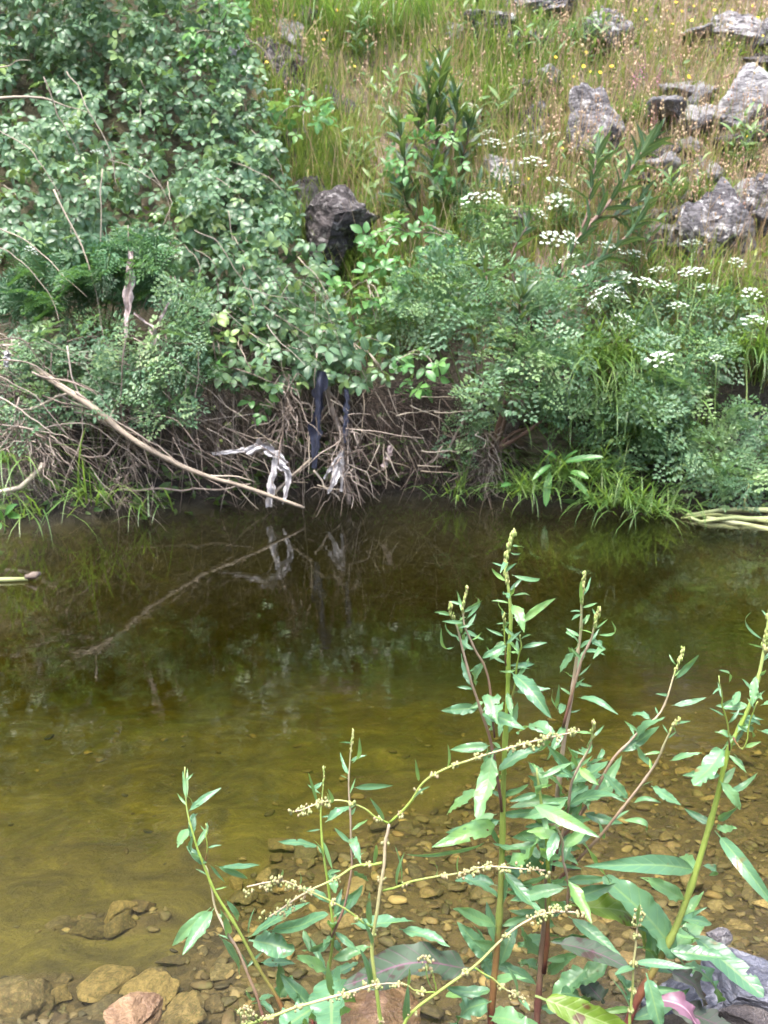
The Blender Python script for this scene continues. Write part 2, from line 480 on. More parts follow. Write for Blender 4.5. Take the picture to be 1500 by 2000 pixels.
def H(x, y):
    x = np.asarray(x, float); y = np.asarray(y, float)
    x, y = np.broadcast_arrays(x, y)
    yn = ynear(x) + .03 * fbm(x * 5, 0 * x, 1.7, 5, 2)
    yf = yfar(x) + .05 * fbm(x * 3, 0 * x, 3.7, 6, 2)
    bed = .02 + .10 * ss(0, .28, y - yn) + .235 * np.clip(y - 1.45 - .18 * x, 0, 2.6) + .02 * fbm(x * 1.1, y * 1.3, 0, 15, 2) * ss(1.4, 2.2, y)
    bed = bed * ss(-.02, .30, yf - y)
    zb = -bed + .014 * fbm(x * 6, y * 6, 0, 9, 3) * ss(0, .1, bed)
    tn = yn - y
    zn = .015 + .30 * ss(0, 1.2, tn) + .70 * np.clip(tn - 1.9, 0, 9) + .02 * fbm(x * 8, y * 8, 0, 11, 3)  # steep unseen rise behind the camera, added to block low sky light
    t = y - yf
    led = .03 + .10 * ss(0, .35, t)
    led = led + .72 * ss(.32, .80, t)
    hill = .95 * np.maximum(0, np.minimum(t, 9.5) - .72) + .75 * np.clip(t - 3.2, 0, 6.3) + .15 * np.clip(t - 9.5, 0, 14)
    bumps = (.13 * fbm(x * 1.3, y * 1.3, 0, 31, 4) + .035 * fbm(x * 7, y * 7, 0, 41, 3)) * ss(.2, 1.2, t)
    zf = led + hill + bumps
    z = np.where(y < yn, zn * ss(-.0, .06, tn) + zb * (1 - ss(-.0, .06, tn)), np.where(y > yf, zf * ss(0, .08, t) + 0.0 * t, zb))
    return z
def T(px, py, near=3.4):
    """where the view ray meets the hillside"""
    d = ray(px, py)
    ys = np.arange(near, 10, .05)
    pts = np.array(CAM)[None] + np.array(d)[None] * (ys / d.y)[:, None]
    h = H(pts[:, 0], pts[:, 1])
    k = np.argmax(pts[:, 2] < h)
    return Vector(pts[k]) if pts[k, 2] < h[k] else Vector(pts[-1])

def spread(lo, hi, step, ext, n):
    core = np.arange(lo, hi + 1e-6, step)
    g = np.geomspace(1, 1 + ext, n) - 1
    return np.concatenate([(lo - g[1:])[::-1], core, hi + g[1:]])
gx = spread(-3.2, 3.2, .032, 57, 16)
gy = spread(.8, 7.6, .024, 57, 18)
GX, GY = np.meshgrid(gx, gy, indexing='ij')
GZ = H(GX, GY)
ga = np.stack([gravel(GX, GY), ss(.05, -.02, GZ), ss(-.2, .9, fbm(GX * 1.1, GY * 1.1, 0, 77, 4) + .35 * (GX - .3))], -1)
def ground_mat():
    m, nt, nodes, L = mat_new('ground')
    g, wet, dry = lf(nt)[:3]
    geo = nodes.new('ShaderNodeNewGeometry'); pos = geo.outputs['Position']
    silt = ramp(nt, noise(nt, 6, 9, .76, pos, .9), [(.3, (.018, .015, .006)), (.43, (.048, .040, .011)), (.55, (.082, .070, .018)), (.67, (.14, .118, .030)), (.8, (.055, .062, .018))])
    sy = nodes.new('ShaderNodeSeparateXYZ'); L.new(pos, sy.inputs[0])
    shadef = ramp(nt, mathn(nt, 'ADD', mathn(nt, 'MULTIPLY', sy.outputs[1], .2), mathn(nt, 'MULTIPLY', mathn(nt, 'SUBTRACT', noise(nt, 1.6, 4, .6, pos), .5), .12)), [(.66, (0, 0, 0)), (.84, (1, 1, 1))])
    silt = mixcol(nt, shadef, silt, (.022, .019, .008))   # shade under the far bank painted into the silt colour
    v = nodes.new('ShaderNodeTexVoronoi'); v.inputs['Scale'].default_value = 38; L.new(pos, v.inputs['Vector'])
    grav = ramp(nt, mathn(nt, 'ADD', mathn(nt, 'MULTIPLY', noise(nt, 60, 4, .7, pos), .6), mathn(nt, 'MULTIPLY', v.outputs['Color'], .5)), [(.2, (.012, .009, .006)), (.5, (.042, .030, .016)), (.75, (.09, .066, .034)), (1, (.16, .125, .07))])
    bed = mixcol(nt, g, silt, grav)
    soil = ramp(nt, noise(nt, 9, 6, .7, pos), [(.25, (.030, .024, .013)), (.5, (.075, .065, .034)), (.7, (.13, .11, .055)), (.85, (.09, .115, .035))])
    soild = ramp(nt, noise(nt, 11, 6, .7, pos), [(.25, (.08, .055, .042)), (.5, (.19, .14, .11)), (.75, (.30, .24, .18))])
    sz = nodes.new('ShaderNodeSeparateXYZ'); L.new(pos, sz.inputs[0])
    low_shade = ramp(nt, mathn(nt, 'ADD', sz.outputs[2], mathn(nt, 'MULTIPLY', noise(nt, 4, 3, .5, pos), .5)), [(.55, (1, 1, 1)), (1.0, (0, 0, 0))])  # far bank hollow shade painted into low soil; also darkens the near mud
    land = mixcol(nt, low_shade, mixcol(nt, dry, soil, soild), ramp(nt, noise(nt, 14, 5, .7, pos), [(.3, (.012, .010, .008)), (.6, (.04, .032, .024)), (.8, (.065, .055, .035))]))
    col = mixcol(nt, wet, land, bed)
    p = nodes.new('ShaderNodeBsdfPrincipled'); L.new(col, p.inputs['Base Color']); p.inputs['Roughness'].default_value = .85
    bp = nodes.new('ShaderNodeBump'); bp.inputs['Strength'].default_value = .8; bp.inputs['Distance'].default_value = .02
    L.new(noise(nt, 40, 5, .65, pos), bp.inputs['Height']); L.new(bp.outputs[0], p.inputs['Normal'])
    o = nodes.new('ShaderNodeOutputMaterial'); L.new(p.outputs[0], o.inputs[0])
    return m
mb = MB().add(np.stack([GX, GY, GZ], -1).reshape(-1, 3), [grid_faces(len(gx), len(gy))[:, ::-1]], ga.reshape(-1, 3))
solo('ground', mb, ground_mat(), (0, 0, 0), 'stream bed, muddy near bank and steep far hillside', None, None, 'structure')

# ------------------------------------------------------------------ water
def water_mat():
    m, nt, nodes, L = mat_new('stream_water')
    geo = nodes.new('ShaderNodeNewGeometry')
    mp = nodes.new('ShaderNodeMapping'); mp.inputs['Scale'].default_value = (.55, 1.25, 1)
    L.new(geo.outputs['Position'], mp.inputs['Vector'])
    n1 = noise(nt, 7, 2, .5, mp.outputs[0], .3)
    n2 = noise(nt, 34, 2, .55, mp.outputs[0], .4)
    n3 = noise(nt, 1.3, 1, .5, geo.outputs['Position'])
    # the current ruffles the surface over the shallow stones, the pool is stiller
    sx = nodes.new('ShaderNodeSeparateXYZ'); L.new(geo.outputs['Position'], sx.inputs[0])
    ruf = mathn(nt, 'ADD', mathn(nt, 'MULTIPLY', sx.outputs[0], .28), mathn(nt, 'MULTIPLY', mathn(nt, 'SUBTRACT', 2.75, sx.outputs[1]), .30))
    ruf = mathn(nt, 'SUBTRACT', ruf, mathn(nt, 'MAXIMUM', mathn(nt, 'SUBTRACT', sx.outputs[1], 2.8), 0.0))
    ruf = mathn(nt, 'ADD', ruf, mathn(nt, 'MULTIPLY', mathn(nt, 'SUBTRACT', n3, .5), 1.4), True)
    h = mathn(nt, 'ADD', mathn(nt, 'MULTIPLY', n1, mathn(nt, 'ADD', mathn(nt, 'MULTIPLY', ruf, .6), .13)), mathn(nt, 'MULTIPLY', n2, mathn(nt, 'ADD', mathn(nt, 'MULTIPLY', ruf, .42), .04)))
    bp = nodes.new('ShaderNodeBump'); bp.inputs['Strength'].default_value = 1.0; bp.inputs['Distance'].default_value = .004
    L.new(h, bp.inputs['Height'])
    fr = nodes.new('ShaderNodeFresnel')
    ior = mathn(nt, 'ADD', 1.6, mathn(nt, 'MULTIPLY', geo.outputs['Backfacing'], 1 / 1.6 - 1.6))
    L.new(ior, fr.inputs['IOR']); L.new(bp.outputs[0], fr.inputs['Normal'])
    tr = nodes.new('ShaderNodeBsdfTransparent'); tr.inputs['Color'].default_value = (.97, .96, .90, 1)
    gl = nodes.new('ShaderNodeBsdfGlossy'); gl.inputs['Roughness'].default_value = .015; gl.inputs['Color'].default_value = (1, 1, 1, 1)
    L.new(bp.outputs[0], gl.inputs['Normal'])
    mx = nodes.new('ShaderNodeMixShader'); L.new(fr.outputs[0], mx.inputs[0]); L.new(tr.outputs[0], mx.inputs[1]); L.new(gl.outputs[0], mx.inputs[2])
    ab = nodes.new('ShaderNodeVolumeAbsorption'); ab.inputs['Color'].default_value = (.72, .71, .36, 1); ab.inputs['Density'].default_value = 2.7
    o = nodes.new('ShaderNodeOutputMaterial'); L.new(mx.outputs[0], o.inputs[0]); L.new(ab.outputs[0], o.inputs['Volume'])
    return m
x0, x1, y0, y1, zb = -55, 55, .6, 4.9, -.9
wv = [(x0, y0, 0), (x1, y0, 0), (x1, y1, 0), (x0, y1, 0), (x0, y0, zb), (x1, y0, zb), (x1, y1, zb), (x0, y1, zb)]
wf = np.array([(0, 1, 2, 3), (7, 6, 5, 4), (0, 4, 5, 1), (1, 5, 6, 2), (2, 6, 7, 3), (3, 7, 4, 0)])
solo('water', MB().add(wv, [wf]), water_mat(), (0, 0, 0), 'clear olive stream water mirroring the far bank', None, None, 'structure', smooth=False)

# ------------------------------------------------------------------ rocks
def icos(sub):
    import bmesh
    bm = bmesh.new(); bmesh.ops.create_icosphere(bm, subdivisions=sub, radius=1)
    v = np.array([p.co[:] for p in bm.verts]); f = np.array([[q.index for q in p.verts] for p in bm.faces])
    bm.free()
    return v, f
ICO = {k: icos(k) for k in (1, 2, 3, 4, 5)}
def rockT(seed, dims, sub=4, cuts=12, jag=.10, strata=.0, sdir=(.3, .2, 1)):
    rs = np.random.RandomState(seed)
    v, f = ICO[sub]
    v = v.copy()
    for k in range(cuts):
        n = nrm(rs.randn(3)); d = rs.uniform(.45, .82)
        e = np.maximum(0, v @ n - d)
        v = v - e[:, None] * n
    o = rs.rand(3) * 40
    nn = nrm(v)
    dsp = jag * fbm(v[:, 0] * 1.8 + o[0], v[:, 1] * 1.8 + o[1], v[:, 2] * 1.8 + o[2], seed, 4)
    if strata:
        s = nrm(np.array(sdir)); h = v @ s * 7 + 1.2 * fbm(v[:, 0] * 2 + o[0], v[:, 1] * 2, v[:, 2] * 2, seed + 3, 3)
        st = _hash(np.floor(h), np.zeros_like(h), np.zeros_like(h), seed)
        dsp = dsp + strata * (st - .5) - strata * .5 * (np.abs((h - np.floor(h)) - .5) > .42)
    v = v + nn * dsp[:, None]
    v = v * np.asarray(dims) / 2
    a = np.zeros((len(v), 3)); a[:, 0] = rs.rand()
    return v, [f], a
def rock_mat(name, dark, mid, light, lichen=None, scale=14, streak=(1, 1, 5), rough=.8, bump=.7, bd=.02, vary=False):
    m, nt, nodes, L = mat_new(name)
    tc = nodes.new('ShaderNodeTexCoord')
    mp = nodes.new('ShaderNodeMapping'); mp.inputs['Scale'].default_value = streak; mp.inputs['Rotation'].default_value = (.4, .5, .2)
    L.new(tc.outputs['Object'], mp.inputs[0])
    oi = nodes.new('ShaderNodeObjectInfo')
    nz = noise(nt, scale, 6, .7, mp.outputs[0], .4)
    rnd = mathn(nt, 'FRACT', mathn(nt, 'ADD', oi.outputs['Random'], lf(nt)[0]))
    f = mathn(nt, 'ADD', nz, mathn(nt, 'MULTIPLY', mathn(nt, 'SUBTRACT', rnd, .5), .30))
    col = ramp(nt, f, [(.3, dark), (.5, mid), (.7, light)])
    if vary:
        k = mathn(nt, 'FRACT', mathn(nt, 'MULTIPLY', rnd, 7.31))
        col = mixcol(nt, 1.0, col, ramp(nt, k, [(0, (.45, .46, .5)), (.3, (1, .93, .82)), (.55, (.60, .63, .58)), (.75, (.98, .80, .62)), (.9, (1.5, 1.4, 1.2)), (1, (.6, .5, .45))]), 'MULTIPLY')
    if lichen:
        l2 = noise(nt, 26, 4, .7, tc.outputs['Object'])
        col = mixcol(nt, ramp(nt, l2, [(.54, (0, 0, 0)), (.64, (1, 1, 1))]), col, lichen)
    p = nodes.new('ShaderNodeBsdfPrincipled'); L.new(col, p.inputs['Base Color']); p.inputs['Roughness'].default_value = rough
    bp = nodes.new('ShaderNodeBump'); bp.inputs['Strength'].default_value = bump; bp.inputs['Distance'].default_value = bd
    L.new(noise(nt, scale * 2.6, 5, .7, mp.outputs[0], .3), bp.inputs['Height']); L.new(bp.outputs[0], p.inputs['Normal'])
    o = nodes.new('ShaderNodeOutputMaterial'); L.new(p.outputs[0], o.inputs[0])
    return m
MAT['slate'] = rock_mat('slate', (.045, .040, .045), (.19, .178, .185), (.44, .43, .44), (.50, .49, .48), 9, (1, 1, 2.4), .8, 1.0, .04)
MAT['slate_dark'] = rock_mat('dark_slate', (.02, .016, .017), (.075, .062, .062), (.22, .20, .20), (.27, .25, .24), 9, (1, 1, 2.4), .8, 1.0, .04)
MAT['mossrock'] = rock_mat('brown_rock', (.035, .028, .02), (.10, .08, .055), (.19, .155, .11), (.07, .085, .03))
MAT['blue_rock'] = rock_mat('blue_grey_rock', (.02, .021, .028), (.055, .058, .078), (.14, .145, .18), (.18, .18, .205), 11, (1, 1, 4), .5)
MAT['red_rock'] = rock_mat('red_brown_rock', (.04, .021, .011), (.11, .060, .030), (.26, .165, .09), None, 16, (1, 1, 2), .5)
MAT['bedstone'] = rock_mat('stream_stone', (.030, .024, .016), (.092, .074, .046), (.22, .18, .115), (.08, .076, .035), 9, (1, 1, 1.5), .7, .5, .006, True)

def boulder(px, py, wpx, hpx, seed, label, mat='slate', depth=.8, rot=None, sink=.3, Y=None, strata=.06, sdir=(.3, .2, 1), sub=5, jag=.17):
    p = T(px, py + hpx * .3) if Y is None else P(px, py + hpx * .3, Y)
    s = p.y * 1.04 / 2000
    c = Vector((p.x, p.y, p.z)) + Vector((0, s * wpx * depth * .10, s * hpx * (.38 - sink * .3)))
    Tm = rockT(seed, (wpx * s * 1.25, wpx * s * depth * 1.25, hpx * s * 1.35), sub, 14, jag, strata, sdir)
    a = rot if rot is not None else 0.0
    R = np.array(Matrix.Rotation(a, 3, 'Y'))
    mbk = MB().add(Tm[0] @ R.T + np.array(c), Tm[1], Tm[2])
    return solo('boulder', mbk, MAT[mat], c, label, 'rock', 'slate rocks on the far hillside', smooth=False)
boulder(1158, 268, 118, 165, 1, 'largest grey slate outcrop on the slope above the white umbels', depth=.7, rot=.25, sdir=(.9, .1, .45))
boulder(1042, 262, 62, 95, 2, 'small pointed grey slate just beside the large outcrop', depth=.8, rot=-.2, sdir=(.9, .1, .3))
boulder(1385, 455, 165, 150, 3, 'wide lichened slate on the lower slope above the umbels', depth=.7, rot=.15, sdir=(.7, .1, .7))
boulder(1478, 420, 90, 100, 33, 'slate block cut by the frame edge next to the wide lichened slate', depth=.8, rot=.1)
boulder(1372, 338, 78, 55, 4, 'smooth pale grey stone lying in the grass of the slope', depth=.8, rot=-.3, strata=.03, jag=.07)
boulder(1470, 225, 100, 120, 5, 'tall slate face among dry grass at the right edge', depth=.6, rot=.2, sdir=(.95, .1, .2))
boulder(1440, 75, 120, 70, 6, 'low slate ridge under yellow flowers in the top corner', depth=.8, rot=.1)
boulder(965, 52, 120, 50, 7, 'flat pale slate slab near the top of the slope', depth=.8, rot=.15, sdir=(.2, .1, 1))
boulder(1060, 15, 150, 60, 8, 'broken slate ledge at the top edge of the picture', depth=.8, rot=-.1)
boulder(1185, 75, 70, 75, 9, 'leaning slate piece below the broken ledge', depth=.8, rot=.5, sdir=(.9, .1, .4))
boulder(548, 140, 110, 85, 10, 'jagged dark rock beside the top of the bramble', 'slate_dark', depth=.8, rot=.55, strata=.10)
boulder(590, 195, 50, 60, 40, 'small dark rock just under the jagged one by the bramble', 'slate_dark', depth=.8, rot=.3)
boulder(450, 112, 60, 55, 13, 'greyish rock half covered by the bramble top', 'slate', depth=.8, rot=.3)
boulder(655, 455, 150, 150, 11, 'large dark slate boulder at the right edge of the bramble', 'slate_dark', depth=.7, rot=.35, Y=4.95, strata=.10)
boulder(610, 395, 90, 80, 12, 'brown rock above the large dark boulder by the bramble', 'slate_dark', depth=.7, rot=.2)
boulder(985, 340, 70, 50, 17, 'low grey slate half hidden under the umbels', depth=.8, rot=.1)
boulder(1290, 470, 90, 60, 18, 'dark broken slate in the weeds below the smooth pale stone', 'slate_dark', depth=.8, rot=.3)
boulder(1310, 230, 80, 60, 19, 'reddish grey slate rib in the dry grass', 'slate', depth=.7, rot=-.3)
boulder(905, 70, 60, 45, 20, 'small slate left of the flat pale slab', 'slate', depth=.8)
boulder(1075, 885, 165, 75, 14, 'low brown boulder behind the waterside grass', 'mossrock', depth=.7, rot=.05, Y=4.30, strata=.04, jag=.08)
boulder(1205, 895, 95, 60, 15, 'small brown boulder at the foot of the grassy bank', 'mossrock', depth=.8, rot=.1, Y=4.32, strata=.04)
boulder(930, 900, 90, 110, 16, 'dark wet rock behind the shrub stump', 'slate_dark', depth=.6, Y=4.62, strata=.05)

# near bank stones
def nearrock(px, py, dims, seed, mat, label, rot=(0, 0, 0), z=.0, strata=.03, sub=5, name='rock', jag=.10):
    c = W(px, py, z)
    Tm = rockT(seed, dims, sub, 10, jag, strata, (.2, .3, 1))
    from mathutils import Euler
    R = np.array(Euler(rot).to_matrix())
    return solo(name, MB().add(Tm[0] @ R.T + np.array(c), Tm[1], Tm[2]), MAT[mat], c, label, 'rock', smooth=False)
nearrock(1455, 1935, (.17, .16, .13), 50, 'blue_rock', 'blue grey veined rock on the near bank under the dock leaves', (.2, -.3, .4), .01)
nearrock(1345, 1945, (.16, .12, .07), 51, 'blue_rock', 'lower blue grey rock beside the veined one, shaded by dock leaves', (0, .1, .2), .0)
nearrock(1405, 1830, (.05, .045, .03), 52, 'slate', 'small wet grey pebble at the water edge by the blue rock', (0, .1, .2), .005, sub=3)
nearrock(1490, 2000, (.14, .10, .08), 55, 'slate_dark', 'dark stone in the bottom corner in front of the blue rock', (0, .1, .2), .0)
nearrock(255, 2000, (.13, .11, .07), 53, 'red_rock', 'red brown rock breaking the water at the bottom edge', (0, .05, .3), -.010)
nearrock(700, 1985, (.20, .16, .05), 54, 'red_rock', 'flat dark red stone under the broad dock leaves', (0, .05, .3), -.02, jag=.06)

# ------------------------------------------------------------------ stones of the stream bed
rs = np.random.RandomState(4)
stone_meshes = []
for k in range(16):
    d = (1, rs.uniform(.6, .95), rs.uniform(.22, .48))
    Tm = rockT(100 + k, d, 3, 9, .16, .03)
    stone_meshes.append(tmesh('stone', Tm, MAT['bedstone']))
MAT['ochrestone'] = rock_mat('ochre_stone', (.030, .022, .010), (.10, .074, .032), (.24, .175, .08), (.07, .07, .024), 9, (1, 1, 1.5), .7, .7, .010)
ochre = [tmesh('stone', rockT(140 + k, (1, .85, .5), 4, 11, .15, .05), MAT['ochrestone']) for k in range(5)]
big = [(225, 1688, .085, .060, 'rounded ochre stone under water, upper one of the pair'), (230, 1722, .075, .045, 'flat ochre stone under water, lower one of the pair'),
       (165, 1728, .075, .045, 'dark rough stone left of the ochre pair'), (200, 1880, .125, .045, 'long flat olive slab under water'), (290, 1900, .11, .075, 'angular mossy stone right of the long olive slab'),
       (40, 1960, .13, .08, 'broad mossy stone in the lower corner under water'), (110, 1905, .06, .04, 'small brown stone left of the olive slab'), (350, 1975, .12, .06, 'pale ochre rock just under water by the red rock'),
       (455, 1610, .045, .03, 'orange stone alone on the silt'), (460, 1640, .05, .025, 'flat orange stone below the lone orange one'), (510, 1650, .04, .03, 'small yellowish stone at the rim of the stone bed'),
       (750, 1495, .07, .045, 'dark brown stone at the rim of the stone bed behind the wiry stem'), (920, 1470, .06, .035, 'reddish stone left of the tall dock stem'), (1180, 1463, .09, .03, 'long pale straw coloured stone behind the dock leaves'),
       (940, 1455, .045, .03, 'pinkish pale stone by the tall dock stem'), (1355, 1655, .08, .06, 'orange brown stone left of the thick leaning stem'), (850, 1800, .08, .06, 'rusty lumpy stone above the purple leaf'),
       (10, 1900, .09, .06, 'dark stone cut by the frame edge under water')]
for k, (px, py, w, h, lab) in enumerate(big):
    c = W(px, py, -.10)
    c.z = float(H(c.x, c.y)) + h * .22
    o = link(bpy.data.objects.new('stone', ochre[k % 5] if k < 11 else stone_meshes[(k * 5) % 16]))
    o.location = c; o.rotation_euler = (rs.uniform(-.2, .2), rs.uniform(-.2, .2), rs.uniform(0, 6.28))
    o.scale = (w * 1.1, w * 1.0, h * 1.6)
    tag(o, lab, 'stone', 'stones of the stream bed')
placed, tries = [], 0
while len(placed) < 285 and tries < 40000:
    tries += 1
    px, py = rs.uniform(-40, 1540), 1300 + 690 * rs.rand() ** .9
    c = W(px, py, -.11)
    g = float(gravel(c.x, c.y))
    if rs.rand() > g ** 2 or c.y < ynear(c.x) + .03: continue
    r = .5 * (.024 + .060 * rs.rand() ** 2.0)
    if any((c.x - q[0]) ** 2 + (c.y - q[1]) ** 2 < ((r + q[2]) * .86) ** 2 for q in placed): continue
    placed.append((c.x, c.y, r))
    z = float(H(c.x, c.y))
    o = link(bpy.data.objects.new('stone', stone_meshes[rs.randint(16)]))
    o.location = (c.x, c.y, min(z + r * rs.uniform(-.15, .4), -.012)); o.rotation_euler = (rs.uniform(-.25, .25), rs.uniform(-.25, .25), rs.uniform(0, 6.28))
    s = r * 2.1
    o.scale = (s * rs.uniform(.9, 1.25), s, s * rs.uniform(.8, 1.2))
    tag(o, 'brown stone lying under water among the many of the stone bed', 'stone', 'brown stones of the stone bed')
mb = MB()
n = 4600
xs = rs.uniform(-1.6, 2.2, n * 3); ys = rs.uniform(1.2, 3.2, n * 3)
keep = (rs.rand(n * 3) < gravel(xs, ys) * .9 + .03) & (ys > ynear(xs) + .0)
xs, ys = xs[keep][:n], ys[keep][:n]
n = len(xs)
r = .005 + .016 * rs.rand(n) ** 2
ang = rs.rand(n) * 6.28
d = np.stack([np.cos(ang), np.sin(ang), rs.uniform(-.2, .2, n)], -1)
zz = np.minimum(H(xs, ys) + r * .3, -.006)
for k in range(4):
    q = slice(k * n // 4, (k + 1) * n // 4)
    Tm = rockT(300 + k, (1, .75, .36), 2, 8, .22, 0)
    scatter(mb, Tm, frames(d[q], np.tile([0, 0, 1.], (len(d[q]), 1))), np.stack([xs, ys, zz], -1)[q], r[q] * 2, rs.rand(len(d[q])))
solo('pebbles', mb, MAT['bedstone'], (0, 0, 0), 'small pebbles and grit filling the stream bed', 'pebbles', None, 'stuff')

# ------------------------------------------------------------------ far bank: grass of the hillside (nobody could count it)
def bladeT(bend=.5, seg=3, w=1.0):
    s = np.linspace(0, 1, seg + 1)
    ang = bend * s
    y = np.concatenate([[0], np.cumsum(np.cos(ang[1:]) / seg)]); z = np.concatenate([[0], np.cumsum(np.sin(ang[1:]) / seg)])
    hw = .5 * w * (1 - s ** 2.2) + .02
    v, q = [], []
    for k in range(seg + 1):
        v += [(-hw[k], y[k], z[k]), (hw[k], y[k], z[k])]
    for k in range(seg):
        q.append((2 * k, 2 * k + 1, 2 * k + 3, 2 * k + 2))
    a = np.zeros((len(v), 3)); a[:, 2] = np.repeat(s, 2); a[:, 1] = .5
    return np.array(v), [np.array(q)], a
BL = [bladeT(.25), bladeT(.7), bladeT(1.2, 4), bladeT(1.9, 5)]
def rand_dirs(rs, n, up=1.0, sp=.35, lean=(0, 0, 0)):
    d = rs.randn(n, 3) * sp
    d[:, 2] = np.abs(d[:, 2]) * .3 + up
    return nrm(d + np.array(lean))
def field(x, y):
    """0 green .. 1 dry on the hillside"""
    return ss(-.35, .75, .55 * fbm(x * 1.5, y * 1.5, 0, 88, 3) + .40 * (x - .05) + .12 * (y - 5.0))
def hill_grass(name, mat, n, dens, hr, wr, tintf, label, seed, bl=(0, 1, 2)):
    rs = np.random.RandomState(seed)
    x = rs.uniform(-4.0, 4.0, n * 3); t = .55 + 5.6 * rs.rand(n * 3) ** 1.15
    y = yfar(x) + t
    k = rs.rand(n * 3) < dens(x, y)
    x, y = x[k][:n], y[k][:n]
    n = len(x)
    pos = np.stack([x, y, H(x, y) - .01], -1)
    d = rand_dirs(rs, n, 1, .22, (0, -.18, 0))
    fn = rs.randn(n, 3); fn[:, 1] -= 1.0
    R = frames(d, fn)
    hgt = rs.uniform(*hr, n) * (1 - .25 * field(x, y)) * (0.75 + .5 * ss(-.5, .6, fbm(x * 2, y * 2, 0, 55, 2)))
    wd = rs.uniform(*wr, n)
    sc = np.stack([wd, hgt, hgt], -1)
    tn = np.clip(tintf(x, y) + rs.randn(n) * .12, 0.001, .999)
    mb = MB()
    for j, b in enumerate(bl):
        q = np.arange(n) % len(bl) == j
        scatter(mb, BL[b], R[q], pos[q], sc[q], tn[q])
    return solo(name, mb, mat, (0, 0, 0), label, 'grass', None, 'stuff')
def proj(x, y, z):
    zc = y * math.cos(PITCH) - (z - CAM.z) * math.sin(PITCH)
    v_ = y * math.sin(PITCH) + (z - CAM.z) * math.cos(PITCH)
    return 750 + 2000 * x / zc, 1000 - 2000 * v_ / zc
def nopatch(x, y):
    px, py = proj(x, y, H(x, y))
    under_bramble = ss(20, -30, px - np.interp(py, [-200, 0, 120, 360, 560, 700], [330, 440, 490, 550, 630, 680]))
    return ss(-1.0, -.2, fbm(x * 2.6, y * 2.6, 0, 66, 3) + .3) * (1 - under_bramble)
# object random is added to the tint in the leaf material: keep these sheets at a fixed id by sharing one mesh each
hill_grass('hillside_grass', MAT['grass'], 56000, lambda x, y: nopatch(x, y) * (1.0 - .55 * field(x, y)), (.10, .32), (.0035, .0070), lambda x, y: .12 + .58 * field(x, y), 'mixed green meadow grass covering the far slope', 61)
hill_grass('dry_grass', MAT['drygrass'], 17000, lambda x, y: (.10 + .9 * field(x, y)) * nopatch(x, y), (.14, .42), (.0025, .005), lambda x, y: .15 + .7 * ss(-.6, .6, fbm(x * 2, y * 2, 0, 99, 2)), 'straw and rust coloured dry grass stalks on the far slope', 62, (0, 1))

hill_grass('coarse_grass', MAT['grass'], 5200, lambda x, y: nopatch(x, y) * ss(-.2, .5, fbm(x * 1.9, y * 1.9, 0, 123, 3)), (.10, .26), (.007, .013), lambda x, y: .10 + .7 * ss(-.5, .5, fbm(x * 3, y * 3, 0, 124, 2)), 'coarse light grass clumps on the far slope', 65, (1, 2, 3))
hill_grass('straw_stalks', MAT['drygrass'], 2600, lambda x, y: nopatch(x, y), (.26, .5), (.003, .0045), lambda x, y: .55 + 0 * x, 'tall pale straw stalks rising over the far slope', 66, (0,))
# low broad-leaved ground cover between the grasses
rs = np.random.RandomState(63)
n = 10500
x = rs.uniform(-4, 4, n); y = yfar(x) + .02 + 5.4 * rs.rand(n) ** 1.5
pos = np.stack([x, y, H(x, y) + rs.uniform(.0, .07, n)], -1)
mb = MB()
LT = [leafT(1, .42, 'ovate', 4, 1, .3, .8, seed=k) for k in range(3)]
for k in range(3):
    q = np.arange(n) % 3 == k
    m_ = q.sum()
    dd = rs.randn(m_, 3); dd[:, 2] = np.abs(dd[:, 2]) * .4; dd[:, 1] -= .4
    nn = rs.randn(m_, 3) * .5 + np.array([0, -.5, 1.])
    scatter(mb, LT[k], frames(dd, nn), pos[q], rs.uniform(.03, .075, m_), rs.rand(m_))
solo('ground_cover', mb, leaf_mat('ground_cover_leaf', [(0, (.035, .085, .02)), (.5, (.07, .14, .035)), (.8, (.12, .18, .05)), (1, (.20, .15, .07))], .5, .3), (0, 0, 0), 'low leafy weeds covering soil of the far slope', 'weeds', None, 'stuff')

# dry stalks with little seed heads, redder to the right
rs = np.random.RandomState(64)
mb = MB()
for k in range(700):
    px, py = (rs.uniform(1000, 1560), rs.uniform(-40, 480)) if rs.rand() < .72 else (rs.uniform(480, 1050), rs.uniform(-60, 260))
    p = np.array(T(px, py + 30)); h = rs.uniform(.14, .40)
    q = p + np.array([rs.randn() * .05, -.05 + rs.randn() * .05, h])
    path = smooth_path([p, (p + q) / 2 + rs.randn(3) * .012, q], 5)
    tn = rs.rand()
    tube(mb, path, .0014, 3, tn, False)
    for j in range(rs.randint(3, 8)):
        c = path[-1] + np.array([rs.randn() * .010, rs.randn() * .010, -rs.rand() * h * .4])
        v, f = ICO[1]
        mb.add(v * np.array([.0035, .0035, .006]) * rs.uniform(.7, 1.5) + c, [f], np.tile([tn, 0, 0], (len(v), 1)))
solo('seed_stalks', mb, MAT['drygrass'], (0, 0, 0), 'thin reddish seed stalks standing over the far slope', 'grass', None, 'stuff')

